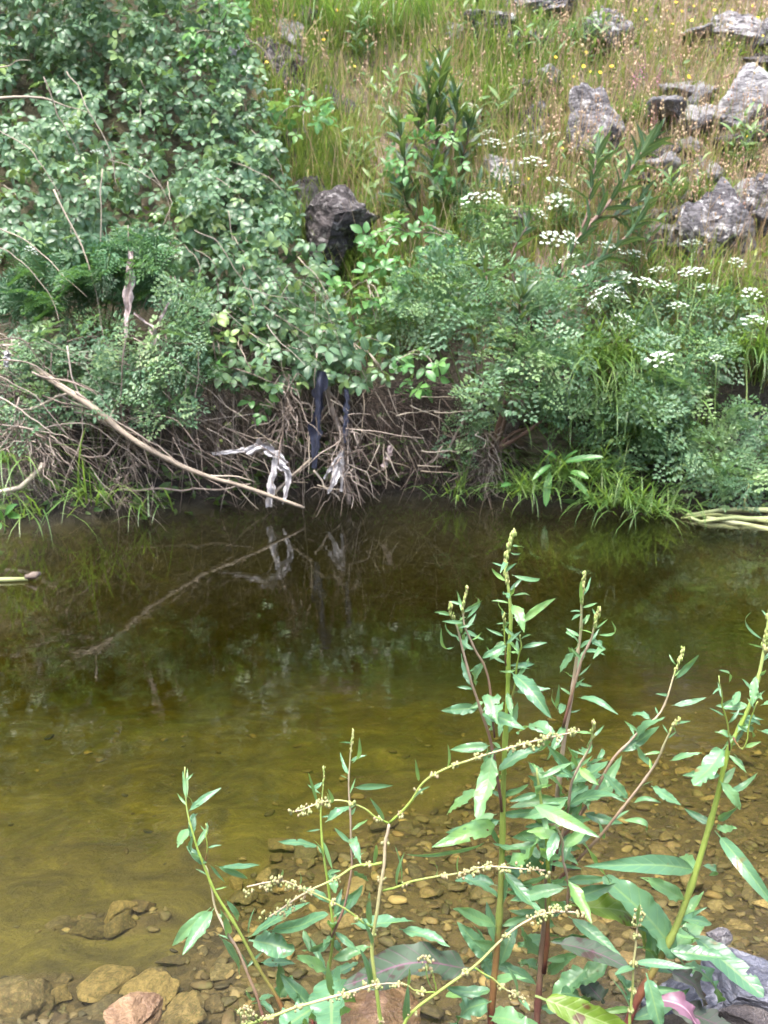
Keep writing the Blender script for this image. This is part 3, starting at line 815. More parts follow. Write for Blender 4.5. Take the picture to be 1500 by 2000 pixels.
# slate fragments showing between the grasses
rs = np.random.RandomState(68)
frag = [tmesh('slate_fragment', rockT(500 + k, (1, .8, .55), 4, 11, .18, .06), MAT['slate' if k % 3 else 'slate_dark']) for k in range(6)]
for k in range(64):
    px, py = (rs.uniform(900, 1560), rs.uniform(-20, 520)) if k < 48 else (rs.uniform(480, 900), rs.uniform(-20, 420))
    if k < 48 and rs.rand() < .5: px, py = rs.uniform(1300, 1540), rs.uniform(60, 480)
    c = T(px, py)
    o = link(bpy.data.objects.new('slate_fragment', frag[k % 6]))
    s = rs.uniform(.10, .30)
    o.location = c + Vector((0, .02, s * .26)); o.scale = (s * rs.uniform(.8, 1.4), s, s * rs.uniform(.7, 1.3)); o.rotation_euler = (rs.uniform(-.5, .5), rs.uniform(-.6, .6), rs.uniform(0, 6.28))
    tag(o, 'small slate piece showing between the grasses of the slope', 'rock', 'slate fragments among the grass')
# ------------------------------------------------------------------ bramble
def leafletT(seed):
    return leafT(1, .60, 'ovate', 7, 1, .26, .55, wave=.035, wf=6, seed=seed)
def trifoliate(seed):
    rs = np.random.RandomState(seed)
    a = leafletT(seed); lst = []
    lst.append(xf(a, (0, 1, -.1), (0, .1, 1), (0, .62, 0), 1.0))
    for s in (-1, 1):
        lst.append(xf(leafletT(seed + 7 * s + 20), (s * 1.0, .35 + rs.rand() * .3, -.1), (s * .25 + rs.randn() * .15, rs.randn() * .15, 1), (s * .08, .40, 0), .86))
    st = MB(); tube(st, [(0, 0, 0), (0, .3, .02), (0, .63, 0)], .018, 3, 0, False)
    lst.append((st.v[0], st.f, st.a[0]))
    return mergeT(lst)
TRI = [trifoliate(s) for s in range(5)]
TRI_ME = [tmesh('leaf', t, MAT['bramble']) for t in TRI]
TRI_MEY = [tmesh('leaf', t, MAT['bramble_young']) for t in TRI]
def in_poly(px, py, poly):
    c = False; n = len(poly)
    for i in range(n):
        x1, y1 = poly[i]; x2, y2 = poly[(i + 1) % n]
        if (y1 > py) != (y2 > py) and px < (x2 - x1) * (py - y1) / (y2 - y1) + x1: c = not c
    return c
BP = [(-420, -160), (330, -160), (470, 20), (500, 120), (545, 250), (560, 360), (610, 460), (650, 560), (690, 690), (620, 740), (560, 690), (500, 640), (420, 620), (330, 560), (230, 520), (100, 480), (-80, 520), (-420, 600)]
def bfront(px, py):
    return 4.02 + 1.25 * ss(720, -60, py) + .22 * float(fbm(px / 130., py / 130., 0, 201, 3)) + .25 * float(ss(420, 650, px)) * float(ss(500, 200, py))
rs = np.random.RandomState(70)
pts, dep = [], []
while len(pts) < 11000:
    px, py = rs.uniform(-420, 700), rs.uniform(-160, 745)
    if not in_poly(px, py, BP): continue
    # clumps with gaps between them
    if len(pts) % 3 == 0:
        k = rs.uniform(.25, 1.1)
    elif rs.rand() > .25 + .75 * float(ss(-.35, .25, fbm(px / 55., py / 55., 0, 210, 2))): continue
    else: k = rs.rand() ** 1.9 * .8
    pts.append(P(px, py, bfront(px, py) + k)); dep.append(k)
pts = np.array([p[:] for p in pts]); dep = np.array(dep)
n = len(pts)
dd = rs.randn(n, 3) * .8 + np.array([.25, -.35, -.75])
nn = rs.randn(n, 3) * .45 + np.array([.1, -.75, .75])
R = frames(dd, nn)
sz = rs.uniform(.028, .056, n)
tint = np.clip(rs.beta(2, 2.6, n), 0, .999)
root = Vector((-1.1, 4.6, .5))
bram = thing('bramble_bush', 'big dark green bramble thicket hanging over the water from the slope', 'bramble', root)
vis = (pts[:, 0] > -2.0) & (pts[:, 2] < 2.5)
front = np.argsort(np.where(vis, dep - sz * 6, 9))[:300]
isf = np.zeros(n, bool); isf[front] = True
for i in front:
    piece('leaf', TRI_ME[i % 5], M4(R[i], pts[i], sz[i]), bram)
mb = MB()
for k in range(5):
    q = (~isf) & (np.arange(n) % 5 == k)
    scatter(mb, TRI[k], R[q], pts[q], sz[q], tint[q])
part('leaves', mb, MAT['bramble'], bram, kind='stuff')
def cane(pxs, Ys, r0, r1, parent, mat='cane', n=18, amp=.01, rs=rs, name='cane', sides=5):
    p3 = [P(a, b, y) for (a, b), y in zip(pxs, np.linspace(Ys[0], Ys[1], len(pxs)))]
    path = wob(smooth_path(p3, n), amp, rs, 5)
    m = MB(); tube(m, path, np.linspace(r0 * .7, .0011, n), sides, rs.rand())
    return part(name, m, MAT[mat], parent)
cane([(-60, 192), (60, 190), (120, 205), (175, 222)], (4.55, 4.62), .011, .006, bram)
cane([(-60, 150), (0, 130), (60, 118)], (4.9, 4.9), .009, .007, bram)
cane([(85, 150), (110, 215), (130, 260), (160, 320)], (4.6, 4.5), .005, .003, bram)
cane([(105, 370), (150, 460), (185, 560), (205, 660), (220, 740), (245, 850)], (4.2, 3.95), .006, .004, bram)
cane([(-30, 240), (40, 280), (80, 320), (120, 390)], (4.5, 4.35), .004, .003, bram)
cane([(130, 140), (165, 200), (205, 270), (230, 370)], (4.6, 4.4), .005, .003, bram)
cane([(200, 330), (195, 470), (190, 540)], (4.35, 4.2), .004, .003, bram)
cane([(380, 450), (430, 480), (480, 560), (500, 610)], (4.3, 4.1), .004, .003, bram)
cane([(250, 440), (250, 540), (240, 640), (238, 700)], (4.15, 4.0), .004, .003, bram)
cane([(330, 580), (380, 680), (410, 770), (460, 850), (480, 880)], (4.1, 3.95), .006, .004, bram)
cane([(-40, 430), (40, 460), (110, 520), (170, 580)], (4.2, 4.0), .005, .003, bram)
cane([(-40, 470), (30, 500), (90, 560), (120, 640)], (4.15, 3.95), .004, .003, bram)
for k in range(26):
    a, b = rs.uniform(-40, 620), rs.uniform(60, 600)
    if not in_poly(a, b, BP): continue
    l = rs.uniform(60, 190); th = rs.uniform(.4, 1.9)
    y0_ = bfront(a, b) + .02
    cane([(a, b), (a + l * .5 * math.cos(th) + 12, b + l * .45 * math.sin(th)), (a + l * math.cos(th), b + l * math.sin(th))], (y0_, y0_ - .12), .0035, .002, bram, n=9)

def small_bramble(label, px, py, Y, rx, ry, n, seed, size=(.036, .062), mesh=TRI_MEY):
    rs = np.random.RandomState(seed)
    c = P(px, py, Y)
    t = thing('bramble_bush', label, 'bramble', c, 'small brambles on the far bank')
    m = MB()
    for k in range(max(3, n // 9)):
        a = rs.uniform(0, 6.28)
        e = P(px + rx * math.cos(a), py + ry * math.sin(a), Y - rs.uniform(.0, .15))
        tube(m, wob(smooth_path([c + Vector((0, .15, .05)), (c + e) / 2 + Vector((0, -.03, .06)), e], 9), .012, rs), np.linspace(.0035, .0015, 9), 4, rs.rand())
    part('canes', m, MAT['cane'], t)
    for k in range(n):
        a, r = rs.uniform(0, 6.28), math.sqrt(rs.rand())
        p = P(px + rx * r * math.cos(a), py + ry * r * math.sin(a), Y + rs.uniform(-.14, .12))
        d = rs.randn(3) * .7 + np.array([math.cos(a) * .5, -.4, -.25 - .4 * math.sin(a)])
        Rk = frames(np.array([d]), np.array([rs.randn(3) * .4 + np.array([0, -.6, .9])]))[0]
        piece('leaf', mesh[k % 5], M4(Rk, p, rs.uniform(*size)), t)
    return t
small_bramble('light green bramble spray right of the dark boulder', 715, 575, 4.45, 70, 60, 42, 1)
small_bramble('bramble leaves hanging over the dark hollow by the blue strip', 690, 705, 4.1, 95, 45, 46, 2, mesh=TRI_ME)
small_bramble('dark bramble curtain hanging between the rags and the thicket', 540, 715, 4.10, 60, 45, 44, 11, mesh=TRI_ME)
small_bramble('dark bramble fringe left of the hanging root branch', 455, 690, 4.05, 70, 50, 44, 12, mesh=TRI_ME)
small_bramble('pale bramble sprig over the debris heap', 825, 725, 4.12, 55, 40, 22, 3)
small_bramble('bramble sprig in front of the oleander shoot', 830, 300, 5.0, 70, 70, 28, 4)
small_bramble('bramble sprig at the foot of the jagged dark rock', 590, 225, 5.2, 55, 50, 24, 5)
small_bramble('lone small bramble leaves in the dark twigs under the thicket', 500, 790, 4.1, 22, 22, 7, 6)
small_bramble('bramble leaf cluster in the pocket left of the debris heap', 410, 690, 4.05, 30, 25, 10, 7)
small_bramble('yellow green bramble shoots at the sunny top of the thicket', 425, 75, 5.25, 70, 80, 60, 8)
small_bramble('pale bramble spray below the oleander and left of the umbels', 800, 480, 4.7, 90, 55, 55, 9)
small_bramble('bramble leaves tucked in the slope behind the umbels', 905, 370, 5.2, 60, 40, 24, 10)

# ------------------------------------------------------------------ dropwort: lacy leaves and white umbels
def kite(w=.6, f=.18):
    v = np.array([(0, 0, 0), (-w * .5, .45, f), (w * .5, .45, f), (0, 1, 0), (0, .5, 0), (-w * .32, .8, f * .6), (w * .32, .8, f * .6)])
    fcs = np.array([(0, 4, 1), (0, 2, 4), (1, 4, 5), (4, 3, 5), (4, 2, 6), (4, 6, 3)])
    a = np.zeros((7, 3)); a[:, 1] = .5
    return v, [fcs], a
def frondT(seed, pairs=5, sub=1, fine=.72, droop=.7):
    rs = np.random.RandomState(seed)
    lst = []
    K = kite(.72 * fine)
    def bend(p):
        th = droop * p[1]
        return np.array([p[0], math.sin(th) / droop, p[2] - (1 - math.cos(th)) / droop + .0])
    def put(p, d, s):
        n = rs.randn(3) * .22 + np.array([0, .0, 1.])
        lst.append(xf(K, d, n, bend(p), s))
    rach = [bend(np.array([0, s, 0])) for s in np.linspace(0, .95, 6)]
    m = MB(); tube(m, rach, np.linspace(.011, .004, 6), 3, 0, False)
    lst.append((m.v[0], m.f, m.a[0]))
    for k in range(pairs):
        s = .30 + .62 * k / (pairs - 1)
        L = (.42 - .30 * k / (pairs - 1)) * rs.uniform(.85, 1.1)
        for sd in (-1, 1):
            d = nrm(np.array([sd * 1.0, .55, rs.uniform(-.15, .1)]))
            p0 = np.array([0, s, 0.])
            for j in range(sub + 1):
                q = p0 + d * L * (j + .35) / (sub + .6)
                sz = L * (.46 - .08 * j) * rs.uniform(.85, 1.15)
                put(q, d + np.array([sd * -.1, .9, 0]), sz * .95)
                put(q, d + np.array([sd * .5, -.8, 0]), sz * .85)
            put(p0 + d * L * .9, d, L * .42)
    put(np.array([0, .93, 0]), np.array([0, 1, 0]), .17)
    put(np.array([0, .88, 0]), np.array([.8, .7, 0]), .13); put(np.array([0, .88, 0]), np.array([-.8, .7, 0]), .13)
    return mergeT(lst)
FR = [frondT(s) for s in range(5)]
FR_ME = [tmesh('leaf', t, MAT['dropwort']) for t in FR]
FF = [frondT(s + 30, 8, 3, .55) for s in range(4)]
FF_ME = [tmesh('frond', t, MAT['fern']) for t in FF]
def umbelT(seed):
    rs = np.random.RandomState(seed)
    v, a, fq = [], [], []
    n0 = 0
    nr = 15
    for k in range(nr):
        th = k * 2.4; rr = math.sqrt((k + .4) / nr)
        c = np.array([rr * math.cos(th), rr * math.sin(th), .42 * (1 - rr * rr)])
        for j in range(10):
            t2 = j * 2.4; r2 = math.sqrt((j + .3) / 10) * .155
            p = c + np.array([r2 * math.cos(t2), r2 * math.sin(t2), .06 * (1 - r2 * 4) + rs.randn() * .012])
            s = rs.uniform(.030, .055); tw = rs.rand() * 3
            tilt = rs.randn(2) * .35
            for m_ in range(5):
                ang = tw + m_ * 1.2566
                v.append(p + s * np.array([math.cos(ang), math.sin(ang), tilt[0] * math.cos(ang) + tilt[1] * math.sin(ang)]))
                a.append((rs.rand() * .9, 0, 0))
            fq.append([n0 + q for q in range(5)]); n0 += 5
    # rays below the flowers
    m = MB()
    for k in range(nr):
        th = k * 2.4; rr = math.sqrt((k + .4) / nr)
        tube(m, [(0, 0, -.55), (rr * .5 * math.cos(th), rr * .5 * math.sin(th), -.12), (rr * math.cos(th), rr * math.sin(th), .39 * (1 - rr * rr))], .018, 3, .1, False)
    return (np.array(v), [np.array(fq)], np.array(a)), (np.concatenate(m.v), m.f and [np.concatenate(m.f)], np.concatenate(m.a))
UM = [umbelT(s) for s in range(3)]
UM_ME = [tmesh('flower_head', u[0], MAT['umbel']) for u in UM]
UR_ME = [tmesh('rays', u[1], MAT['greenstem']) for u in UM]
def dropwort(label, base, clumps, umbels, seed, name='water_dropwort', cat='wildflower', mesh=FR_ME, size=(.11, .19), stems=8, leafname='leaf', stuff_extra=0, lean=(0, -.5, .15)):
    rs = np.random.RandomState(seed)
    b = P(*base)
    t = thing(name, label, cat, b, 'lacy leaved plants of the far bank')
    ends = []
    for (cx, cy, rx, ry, Y, n) in clumps:
        for k in range(n):
            u = rs.randn(3); u /= np.linalg.norm(u); r = rs.rand() ** .45
            px, py, yy = cx + rx * r * u[0], cy + ry * r * u[2] * -1, Y + (rx / 2000 * Y) * .8 * r * u[1]
            p = P(px, py, yy)
            d = np.array([u[0] * .9, u[1] * .4, u[2] * .55]) + rs.randn(3) * .45 + np.array(lean)
            nn_ = rs.randn(3) * .45 + np.array([0, -.85, .9])
            Rk = frames(np.array([d]), np.array([nn_]))[0]
            s = rs.uniform(*size)
            piece(leafname, mesh[rs.randint(len(mesh))], M4(Rk, np.array(p) - Rk[:, 1] * s * .5, s), t)
            if k % 5 == 0: ends.append(p)
    for e in ends[:stems]:
        m = MB()
        tube(m, wob(smooth_path([b, (b * .5 + e * .5) + Vector((0, .03, .02)), e], 9), .012, rs), np.linspace(.005, .0025, 9), 5, rs.rand())
        part('stem', m, MAT['greenstem'], t)
    for (ux, uy, uY, ur) in umbels:
        p = P(ux, uy, uY - .17)
        m = MB()
        start = b * .6 + p * .4 if (p - b).length > .7 else b
        start = Vector((start.x * .5 + p.x * .5, start.y, start.z))
        path = wob(smooth_path([start, (start + p) / 2 + Vector((rs.randn() * .02, .02, 0)), p - Vector((0, 0, ur * .5))], 9), .008, rs)
        tube(m, path, np.linspace(.0035, .002, 9), 5, rs.rand())
        st = part('stem', m, MAT['greenstem'], t)
        d = np.array([rs.randn() * .25, 1, rs.randn() * .25 + .3])
        nrmv = np.array([rs.randn() * .35, -.5 + rs.randn() * .35, 1.0])
        Rk = frames(np.array([d]), np.array([nrmv]))[0]
        k = rs.randint(3)
        M = M4(Rk, p, ur * rs.uniform(.8, 1.2))
        fh = piece('flower_head', UM_ME[k], M, t)
        ra = link(bpy.data.objects.new('rays', UR_ME[k])); ra.parent = fh
    return t
U = .055
dropwort('tall lacy water dropwort with many white umbels beside the stump', (960, 930, 4.35),
         [(960, 610, 170, 110, 4.25, 85), (1060, 690, 110, 70, 4.1, 55), (870, 560, 110, 80, 4.4, 48), (1070, 590, 110, 80, 4.4, 40), (1000, 760, 110, 40, 4.05, 24), (1110, 790, 90, 40, 4.12, 22)],
         [(925, 392, 5.0, .06), (965, 388, 5.1, .045), (1078, 470, 4.6, .058), (1112, 466, 4.65, .05), (1110, 508, 4.55, .05), (1180, 578, 4.4, .065), (1208, 582, 4.42, .05), (1190, 488, 4.7, .06), (915, 212, 5.5, .05), (1010, 560, 4.4, .04), (1220, 625, 4.35, .05)], 11)
dropwort('lacy plant with white umbels on the slope below the largest outcrop', (1040, 500, 5.0),
         [(1020, 430, 120, 60, 5.0, 40), (930, 470, 90, 50, 4.8, 34)],
         [(1022, 275, 5.3, .075), (1072, 272, 5.35, .06), (1042, 320, 5.2, .075), (1090, 362, 5.0, .075), (1090, 395, 5.0, .05), (962, 285, 5.4, .06), (1130, 300, 5.4, .05), (955, 262, 5.5, .05)], 12)
dropwort('loose umbel plants climbing the slope right of the leaning oleander', (1200, 620, 4.75),
         [(1180, 520, 110, 60, 4.75, 44), (1260, 580, 90, 60, 4.65, 36), (1110, 430, 90, 45, 5.0, 26), (960, 400, 90, 50, 5.1, 26), (1240, 640, 80, 50, 4.5, 26)],
         [(1150, 440, 5.0, .05), (1240, 500, 4.85, .05), (1285, 530, 4.75, .045), (1215, 545, 4.7, .05), (1140, 545, 4.6, .05), (1050, 420, 5.0, .045), (1000, 345, 5.3, .05), (1300, 560, 4.7, .04), (1160, 600, 4.5, .045)], 19, size=(.10, .16))
dropwort('pale lacy dropwort on the right of the long drooping grass', (1340, 880, 4.25),
         [(1350, 690, 95, 65, 4.25, 44), (1310, 760, 90, 45, 4.1, 34), (1400, 620, 80, 60, 4.45, 30), (1260, 800, 60, 22, 4.0, 14), (1200, 840, 80, 40, 4.2, 22), (1300, 860, 70, 40, 4.1, 18)],
         [(1352, 480, 4.75, .05), (1362, 535, 4.6, .06), (1345, 532, 4.65, .045), (1262, 555, 4.5, .055), (1325, 600, 4.5, .05), (1290, 703, 4.2, .045), (1440, 515, 4.8, .05), (1380, 565, 4.6, .04)], 13)
dropwort('bushy light green dropwort at the right water edge', (1420, 985, 4.05),
         [(1390, 880, 100, 60, 4.0, 52), (1200, 900, 50, 25, 4.1, 12), (1440, 940, 100, 45, 3.95, 50), (1480, 830, 80, 60, 4.1, 36), (1530, 900, 80, 80, 4.05, 24)],
         [(1468, 576, 4.6, .055), (1472, 630, 4.5, .055), (1400, 700, 4.2, .03)], 14, size=(.09, .15))
dropwort('lacy dropwort spilling out below the bramble thicket', (190, 900, 4.25),
         [(180, 690, 160, 80, 4.0, 72), (340, 680, 70, 85, 3.92, 40), (60, 700, 110, 60, 4.05, 36), (360, 600, 60, 60, 4.0, 24), (250, 760, 90, 40, 3.92, 26), (110, 790, 140, 45, 3.95, 34), (310, 800, 70, 40, 3.9, 18), (20, 830, 90, 50, 3.92, 16), (-160, 740, 130, 90, 3.95, 30), (-330, 800, 120, 100, 3.9, 26), (400, 730, 60, 50, 3.98, 16)],
         [], 15, size=(.10, .17), lean=(0, -.5, -.25))
dropwort('dark feathery fennel like foliage in the shade of the bramble', (180, 700, 4.45),
         [(190, 530, 140, 65, 4.2, 70), (60, 570, 90, 60, 4.2, 30), (290, 470, 60, 60, 4.2, 20)], [(95, 350, 4.6, .04), (190, 300, 4.7, .03), (60, 490, 4.3, .03)], 16, name='feathery_plant', mesh=FF_ME, size=(.13, .22), leafname='frond', lean=(0, -.6, -.2))
dropwort('small lacy plant between stump and debris heap', (905, 960, 4.15),
         [(900, 880, 35, 60, 4.12, 12), (930, 800, 60, 40, 4.1, 16)], [], 17, size=(.07, .12), stems=4)
dropwort('lacy leaves climbing the slope between boulder and umbels', (830, 640, 4.7),
         [(820, 600, 90, 60, 4.55, 36), (760, 640, 60, 50, 4.45, 22)], [], 18, size=(.09, .15), stems=4)

# ------------------------------------------------------------------ oleander
OL = [leafT(1, .19, 'narrow', 6, 1, .30, d_, seed=k) for k, d_ in enumerate((.2, .5, .9))]
OL_ME = [tmesh('leaf', t, MAT['oleander']) for t in OL]
def oleander(label, base, shoots, seed, size=(.10, .15)):
    rs = np.random.RandomState(seed)
    b = P(*base)
    t = thing('oleander_shrub', label, 'shrub', b, 'oleanders of the far bank')
    for (pxs, Ys, r0, lf0) in shoots:
        p3 = [P(a, c, y) for (a, c), y in zip(pxs, np.linspace(Ys[0], Ys[1], len(pxs)))]
        path = wob(smooth_path(p3, 20), .008, rs, 4)
        m = MB(); tube(m, path, np.linspace(r0, .0028, 20), 6, rs.rand())
        br = part('branch', m, MAT['woody'], t)
        ln = np.linalg.norm(np.diff(path, axis=0), axis=1).sum()
        nw = max(3, int(ln * (1 - lf0) / .042))
        for k in range(nw):
            u = lf0 + (1 - lf0) * (k + .6) / nw
            i = min(18, int(u * 19)); p = path[i] + (path[i + 1] - path[i]) * (u * 19 - i)
            ax = nrm(path[i + 1] - path[i])
            e1 = nrm(np.cross(ax, np.array([.3, .8, .2]))); e2 = np.cross(ax, e1)
            tip = 1 if k > nw - 3 else 0
            for j in range(3 if not tip else 4):
                th = k * 1.05 + j * 2.094 + rs.rand() * .4
                o_ = e1 * math.cos(th) + e2 * math.sin(th)
                d = ax * (1.0 if not tip else 1.8) * rs.uniform(.5, 1.2) + o_
                Rk = frames(np.array([d]), np.array([ax - o_ * .2 + rs.randn(3) * .15]))[0]
                piece('leaf', OL_ME[rs.randint(3)], M4(Rk, p, rs.uniform(*size) * (.75 if tip else 1)), t)
    return t
oleander('dark upright oleander with narrow leaves in the middle of the slope', (840, 470, 5.25),
         [([(845, 470), (850, 380), (852, 280), (858, 190), (860, 125)], (5.25, 5.3), .010, .12), ([(840, 450), (815, 380), (790, 320), (775, 240)], (5.25, 5.15), .007, .3),
          ([(845, 440), (880, 370), (905, 300), (915, 240)], (5.25, 5.2), .007, .3), ([(840, 470), (800, 410), (785, 370)], (5.2, 5.0), .006, .3), ([(850, 330), (820, 260), (812, 200)], (5.25, 5.3), .006, .35), ([(850, 420), (890, 410), (930, 370)], (5.2, 5.05), .005, .3), ([(845, 300), (835, 210), (838, 150)], (5.25, 5.22), .006, .2), ([(855, 330), (885, 250), (890, 190)], (5.25, 5.2), .006, .2), ([(845, 460), (870, 400), (850, 330)], (5.2, 5.05), .006, .2)], 21, (.12, .19))
oleander('oleander leaning out from the debris wrapped stump at the water', (950, 960, 4.22),
         [([(950, 965), (962, 880), (985, 800), (1010, 700), (1060, 600), (1120, 480), (1190, 390), (1245, 310), (1275, 270)], (4.22, 4.75), .022, .42),
          ([(965, 870), (985, 790), (1000, 690), (1010, 620), (1022, 570)], (4.22, 4.1), .012, .62), ([(960, 880), (1000, 860), (1050, 830), (1080, 800)], (4.2, 4.05), .012, .7),
          ([(1080, 560), (1130, 530), (1180, 500), (1230, 450), (1260, 400)], (4.45, 4.6), .009, .25), ([(1060, 600), (1110, 570), (1170, 555), (1200, 545)], (4.4, 4.3), .008, .3), ([(1130, 470), (1150, 400), (1160, 330), (1168, 290)], (4.6, 4.8), .007, .3), ([(1000, 680), (960, 600), (950, 540), (945, 500)], (4.25, 4.3), .008, .4), ([(1150, 430), (1210, 420), (1255, 380)], (4.6, 4.7), .006, .3),([(1040, 640), (1010, 570), (1000, 500), (1030, 440)], (4.3, 4.45), .008, .45)], 22)

# ------------------------------------------------------------------ leafy weeds standing in the grass of the slope
WL = [leafT(1, .22, 'lance', 5, 1, .3, d_, seed=40 + k) for k, d_ in enumerate((.3, .8, 1.3))]
WL_ME = [tmesh('leaf', t, leaf_mat('weed_leaf', [(0, (.07, .15, .05)), (.5, (.12, .21, .075)), (1, (.22, .29, .09))], .45, .35, (.3, .42, .08)) if k == 0 else None) for k, t in enumerate(WL)]
for me in WL_ME[1:]: me.materials.append(WL_ME[0].materials[0])
def weed(label, px, py, ns, h, seed, mesh=WL_ME, size=(.05, .10), dY=0.):
    rs = np.random.RandomState(seed)
    b = T(px, py)
    b = Vector((b.x, b.y - dY, b.z))
    t = thing('leafy_weed', label, 'weed', b, 'leafy weeds on the far slope')
    for s_ in range(ns):
        e = np.array(b) + np.array([rs.randn() * h * .35, -abs(rs.randn()) * h * .25, h * rs.uniform(.6, 1.1)])
        o0 = np.array(b) + np.array([rs.randn() * .04, rs.randn() * .03, -.02])
        path = wob(smooth_path([o0, (o0 + e) / 2 + rs.randn(3) * .02, e], 8), .01, rs)
        m = MB(); tube(m, path, np.linspace(.003, .0012, 8), 4, rs.rand()); part('stem', m, MAT['greenstem'], t)
        for k in range(9):
            u = .2 + .8 * (k + rs.rand()) / 9; i = min(6, int(u * 7)); p = path[i] + (path[i + 1] - path[i]) * min(1, u * 7 - i)
            a = k * 2.4 + rs.rand()
            d = np.array([math.cos(a), math.sin(a) * .8, rs.uniform(.1, 1.1)])
            Rk = frames(np.array([d]), np.array([rs.randn(3) * .3 + np.array([0, -.5, 1.])]))[0]
            piece('leaf', mesh[rs.randint(len(mesh))], M4(Rk, p, rs.uniform(*size)), t)
weed('bushy weed left of the upright oleander', 755, 250, 6, .30, 1)
weed('bushy weed right of the upright oleander', 945, 300, 6, .30, 2)
weed('grey green weed at the top beside the flat pale slab', 900, 130, 5, .28, 3)
weed('tall weed above the small pointed slate', 1030, 170, 5, .28, 4)
weed('weed under the broken slate ledge', 1130, 130, 5, .26, 5)
weed('weed in the grass right of the leaning oleander', 1240, 420, 6, .28, 6)
weed('weed beside the wide lichened slate', 1300, 430, 5, .24, 7)
weed('weed in front of the largest outcrop', 1150, 400, 6, .30, 8)
weed('tall pale weed in the top grass by the bramble', 700, 130, 5, .34, 9)
weed('weed at the foot of the dark slate boulder', 745, 430, 6, .26, 10)
weed('weed in dry grass near the right edge', 1440, 330, 5, .24, 11)
weed('weed between the right umbels', 1250, 520, 6, .28, 12)
weed('weed in the grass above the dark slate boulder', 690, 360, 5, .25, 13)
# ------------------------------------------------------------------ flowers on the slope
PET = leafT(1, .55, 'oblong', 3, 1, .15, .3, seed=3)
lst = [xf(PET, (math.cos(a), math.sin(a), .25), (0, 0, 1), (0, 0, 0), 1) for a in np.arange(9) * 2 * np.pi / 9]
v, f = ICO[1]
lst.append((v * np.array([.38, .38, .22]), [f], np.zeros((len(v), 3))))
YEL = tmesh('flower', mergeT(lst), MAT['yellow'])
yl = [(620, 35), (632, 78), (585, 75), (692, 130), (520, 122), (1230, 50), (1262, 38), (1320, 5), (1332, 22), (1395, 20), (1405, 8), (1450, 45), (1480, 35), (1458, 55), (1145, 103), (1085, 112), (1140, 130), (1152, 140), (1172, 142), (1195, 130), (1098, 290), (975, 315), (1030, 350), (1150, 345), (1295, 340), (1460, 268), (1442, 370), (1210, 430), (1150, 395), (1380, 60), (1350, 40), (1300, 20), (1280, 60), (1470, 12), (1430, 20), (1490, 70), (1355, 12), (1410, 38), (1240, 20), (1312, 48), (1160, 60), (1120, 150), (1345, 150), (640, 60), (660, 20), (575, 30)]
rs = np.random.RandomState(80)
for (px, py) in yl:
    g_ = T(px, py + 40)
    p = P(px, py, g_.y - .03)
    lab = 'tiny yellow daisy like flower on the slope beside the bramble top' if px < 800 else 'tiny yellow daisy like flower on the rocky slope right of the oleander'
    t = thing('yellow_flower', lab, 'flower', g_, 'yellow flowers beside the bramble' if px < 800 else 'yellow flowers on the rocky slope')
    m = MB(); tube(m, smooth_path([g_, (g_ + p) / 2 + Vector((.01, 0, 0)), p], 5), .0015, 3, .5, False)
    part('stem', m, MAT['greenstem'], t)
    Rk = frames(np.array([[1., .2, rs.randn() * .2]]), np.array([[rs.randn() * .4, -.9, .8]]))[0]
    piece('flower', YEL, M4(Rk, p, rs.uniform(.007, .014)), t)
def spike(px, py, h, label, seed):
    rs = np.random.RandomState(seed)
    b = T(px, py + 45)
    t = thing('pink_flower_spike', label, 'flower', b, 'pink flower spikes on the slope')
    top = b + Vector((rs.randn() * .02, -.02, h))
    m = MB(); tube(m, smooth_path([b, (b + top) / 2, top], 6), .002, 4, .5, False); part('stem', m, MAT['greenstem'], t)
    m = MB(); LTk = leafT(1, .6, 'ovate', 3, 1, .5, .6, seed=1)
    for k in range(26):
        u = .45 + .55 * k / 26; p = np.array(b.lerp(top, u)); a = k * 2.4
        m.add(*xf(LTk, (math.cos(a), math.sin(a), -.3), (0, 0, 1), p, .020 * (1.25 - u)+.004))
    part('blossoms', m, MAT['pinkflower'], t)
spike(1228, 170, .22, 'pink flower spike in dry grass, leftmost of three', 1)
spike(1252, 160, .26, 'tall magenta flower spike in dry grass, middle of three', 2)
spike(1272, 165, .2, 'short pink flower spike in dry grass, rightmost of three', 3)
spike(1275, 240, .15, 'little reddish flower spike above the leaning oleander tip', 4)

# ------------------------------------------------------------------ grass tufts
def tuft(name, label, px, py, Y, n, L, seed, mat='wetgrass', w=(.004, .008), sp=.5, hang=0., bl=(1, 2, 3), group='grass tufts along the far water edge', rad=.05, parts=True):
    rs = np.random.RandomState(seed)
    b = P(px, py, Y) if Y else T(px, py)
    t = thing(name, label, 'grass', b, group)
    pos = np.array(b)[None] + rs.randn(n, 3) * np.array([rad, rad * .7, .01])
    d = rand_dirs(rs, n, 1, sp, (0, -.15 - hang, -hang * .6))
    out = d * np.array([1, 1, 0.]) + rs.randn(n, 3) * .05
    R = frames(d, out)                       # blades bend outwards and down
    hg = rs.uniform(.55, 1.1, n) * L
    sc = np.stack([rs.uniform(*w, n), hg, hg], -1)
    m = MB()
    for j, k in enumerate(bl):
        q = np.arange(n) % len(bl) == j
        scatter(m, BL[k], R[q], pos[q], sc[q], rs.rand(q.sum()))
    part('blades', m, MAT[mat], t, kind='stuff')
    return t
tuft('grass_tuft', 'bright green grass tuft left of the pale dock at the water', 1030, 965, 4.02, 100, .24, 1)
tuft('grass_tuft', 'bright green grass tuft right of the pale dock at the water', 1205, 985, 3.97, 130, .27, 2, rad=.07)
tuft('grass_tuft', 'grass tuft overhanging the water near the pale fallen stalks', 1275, 1000, 3.93, 90, .24, 3)
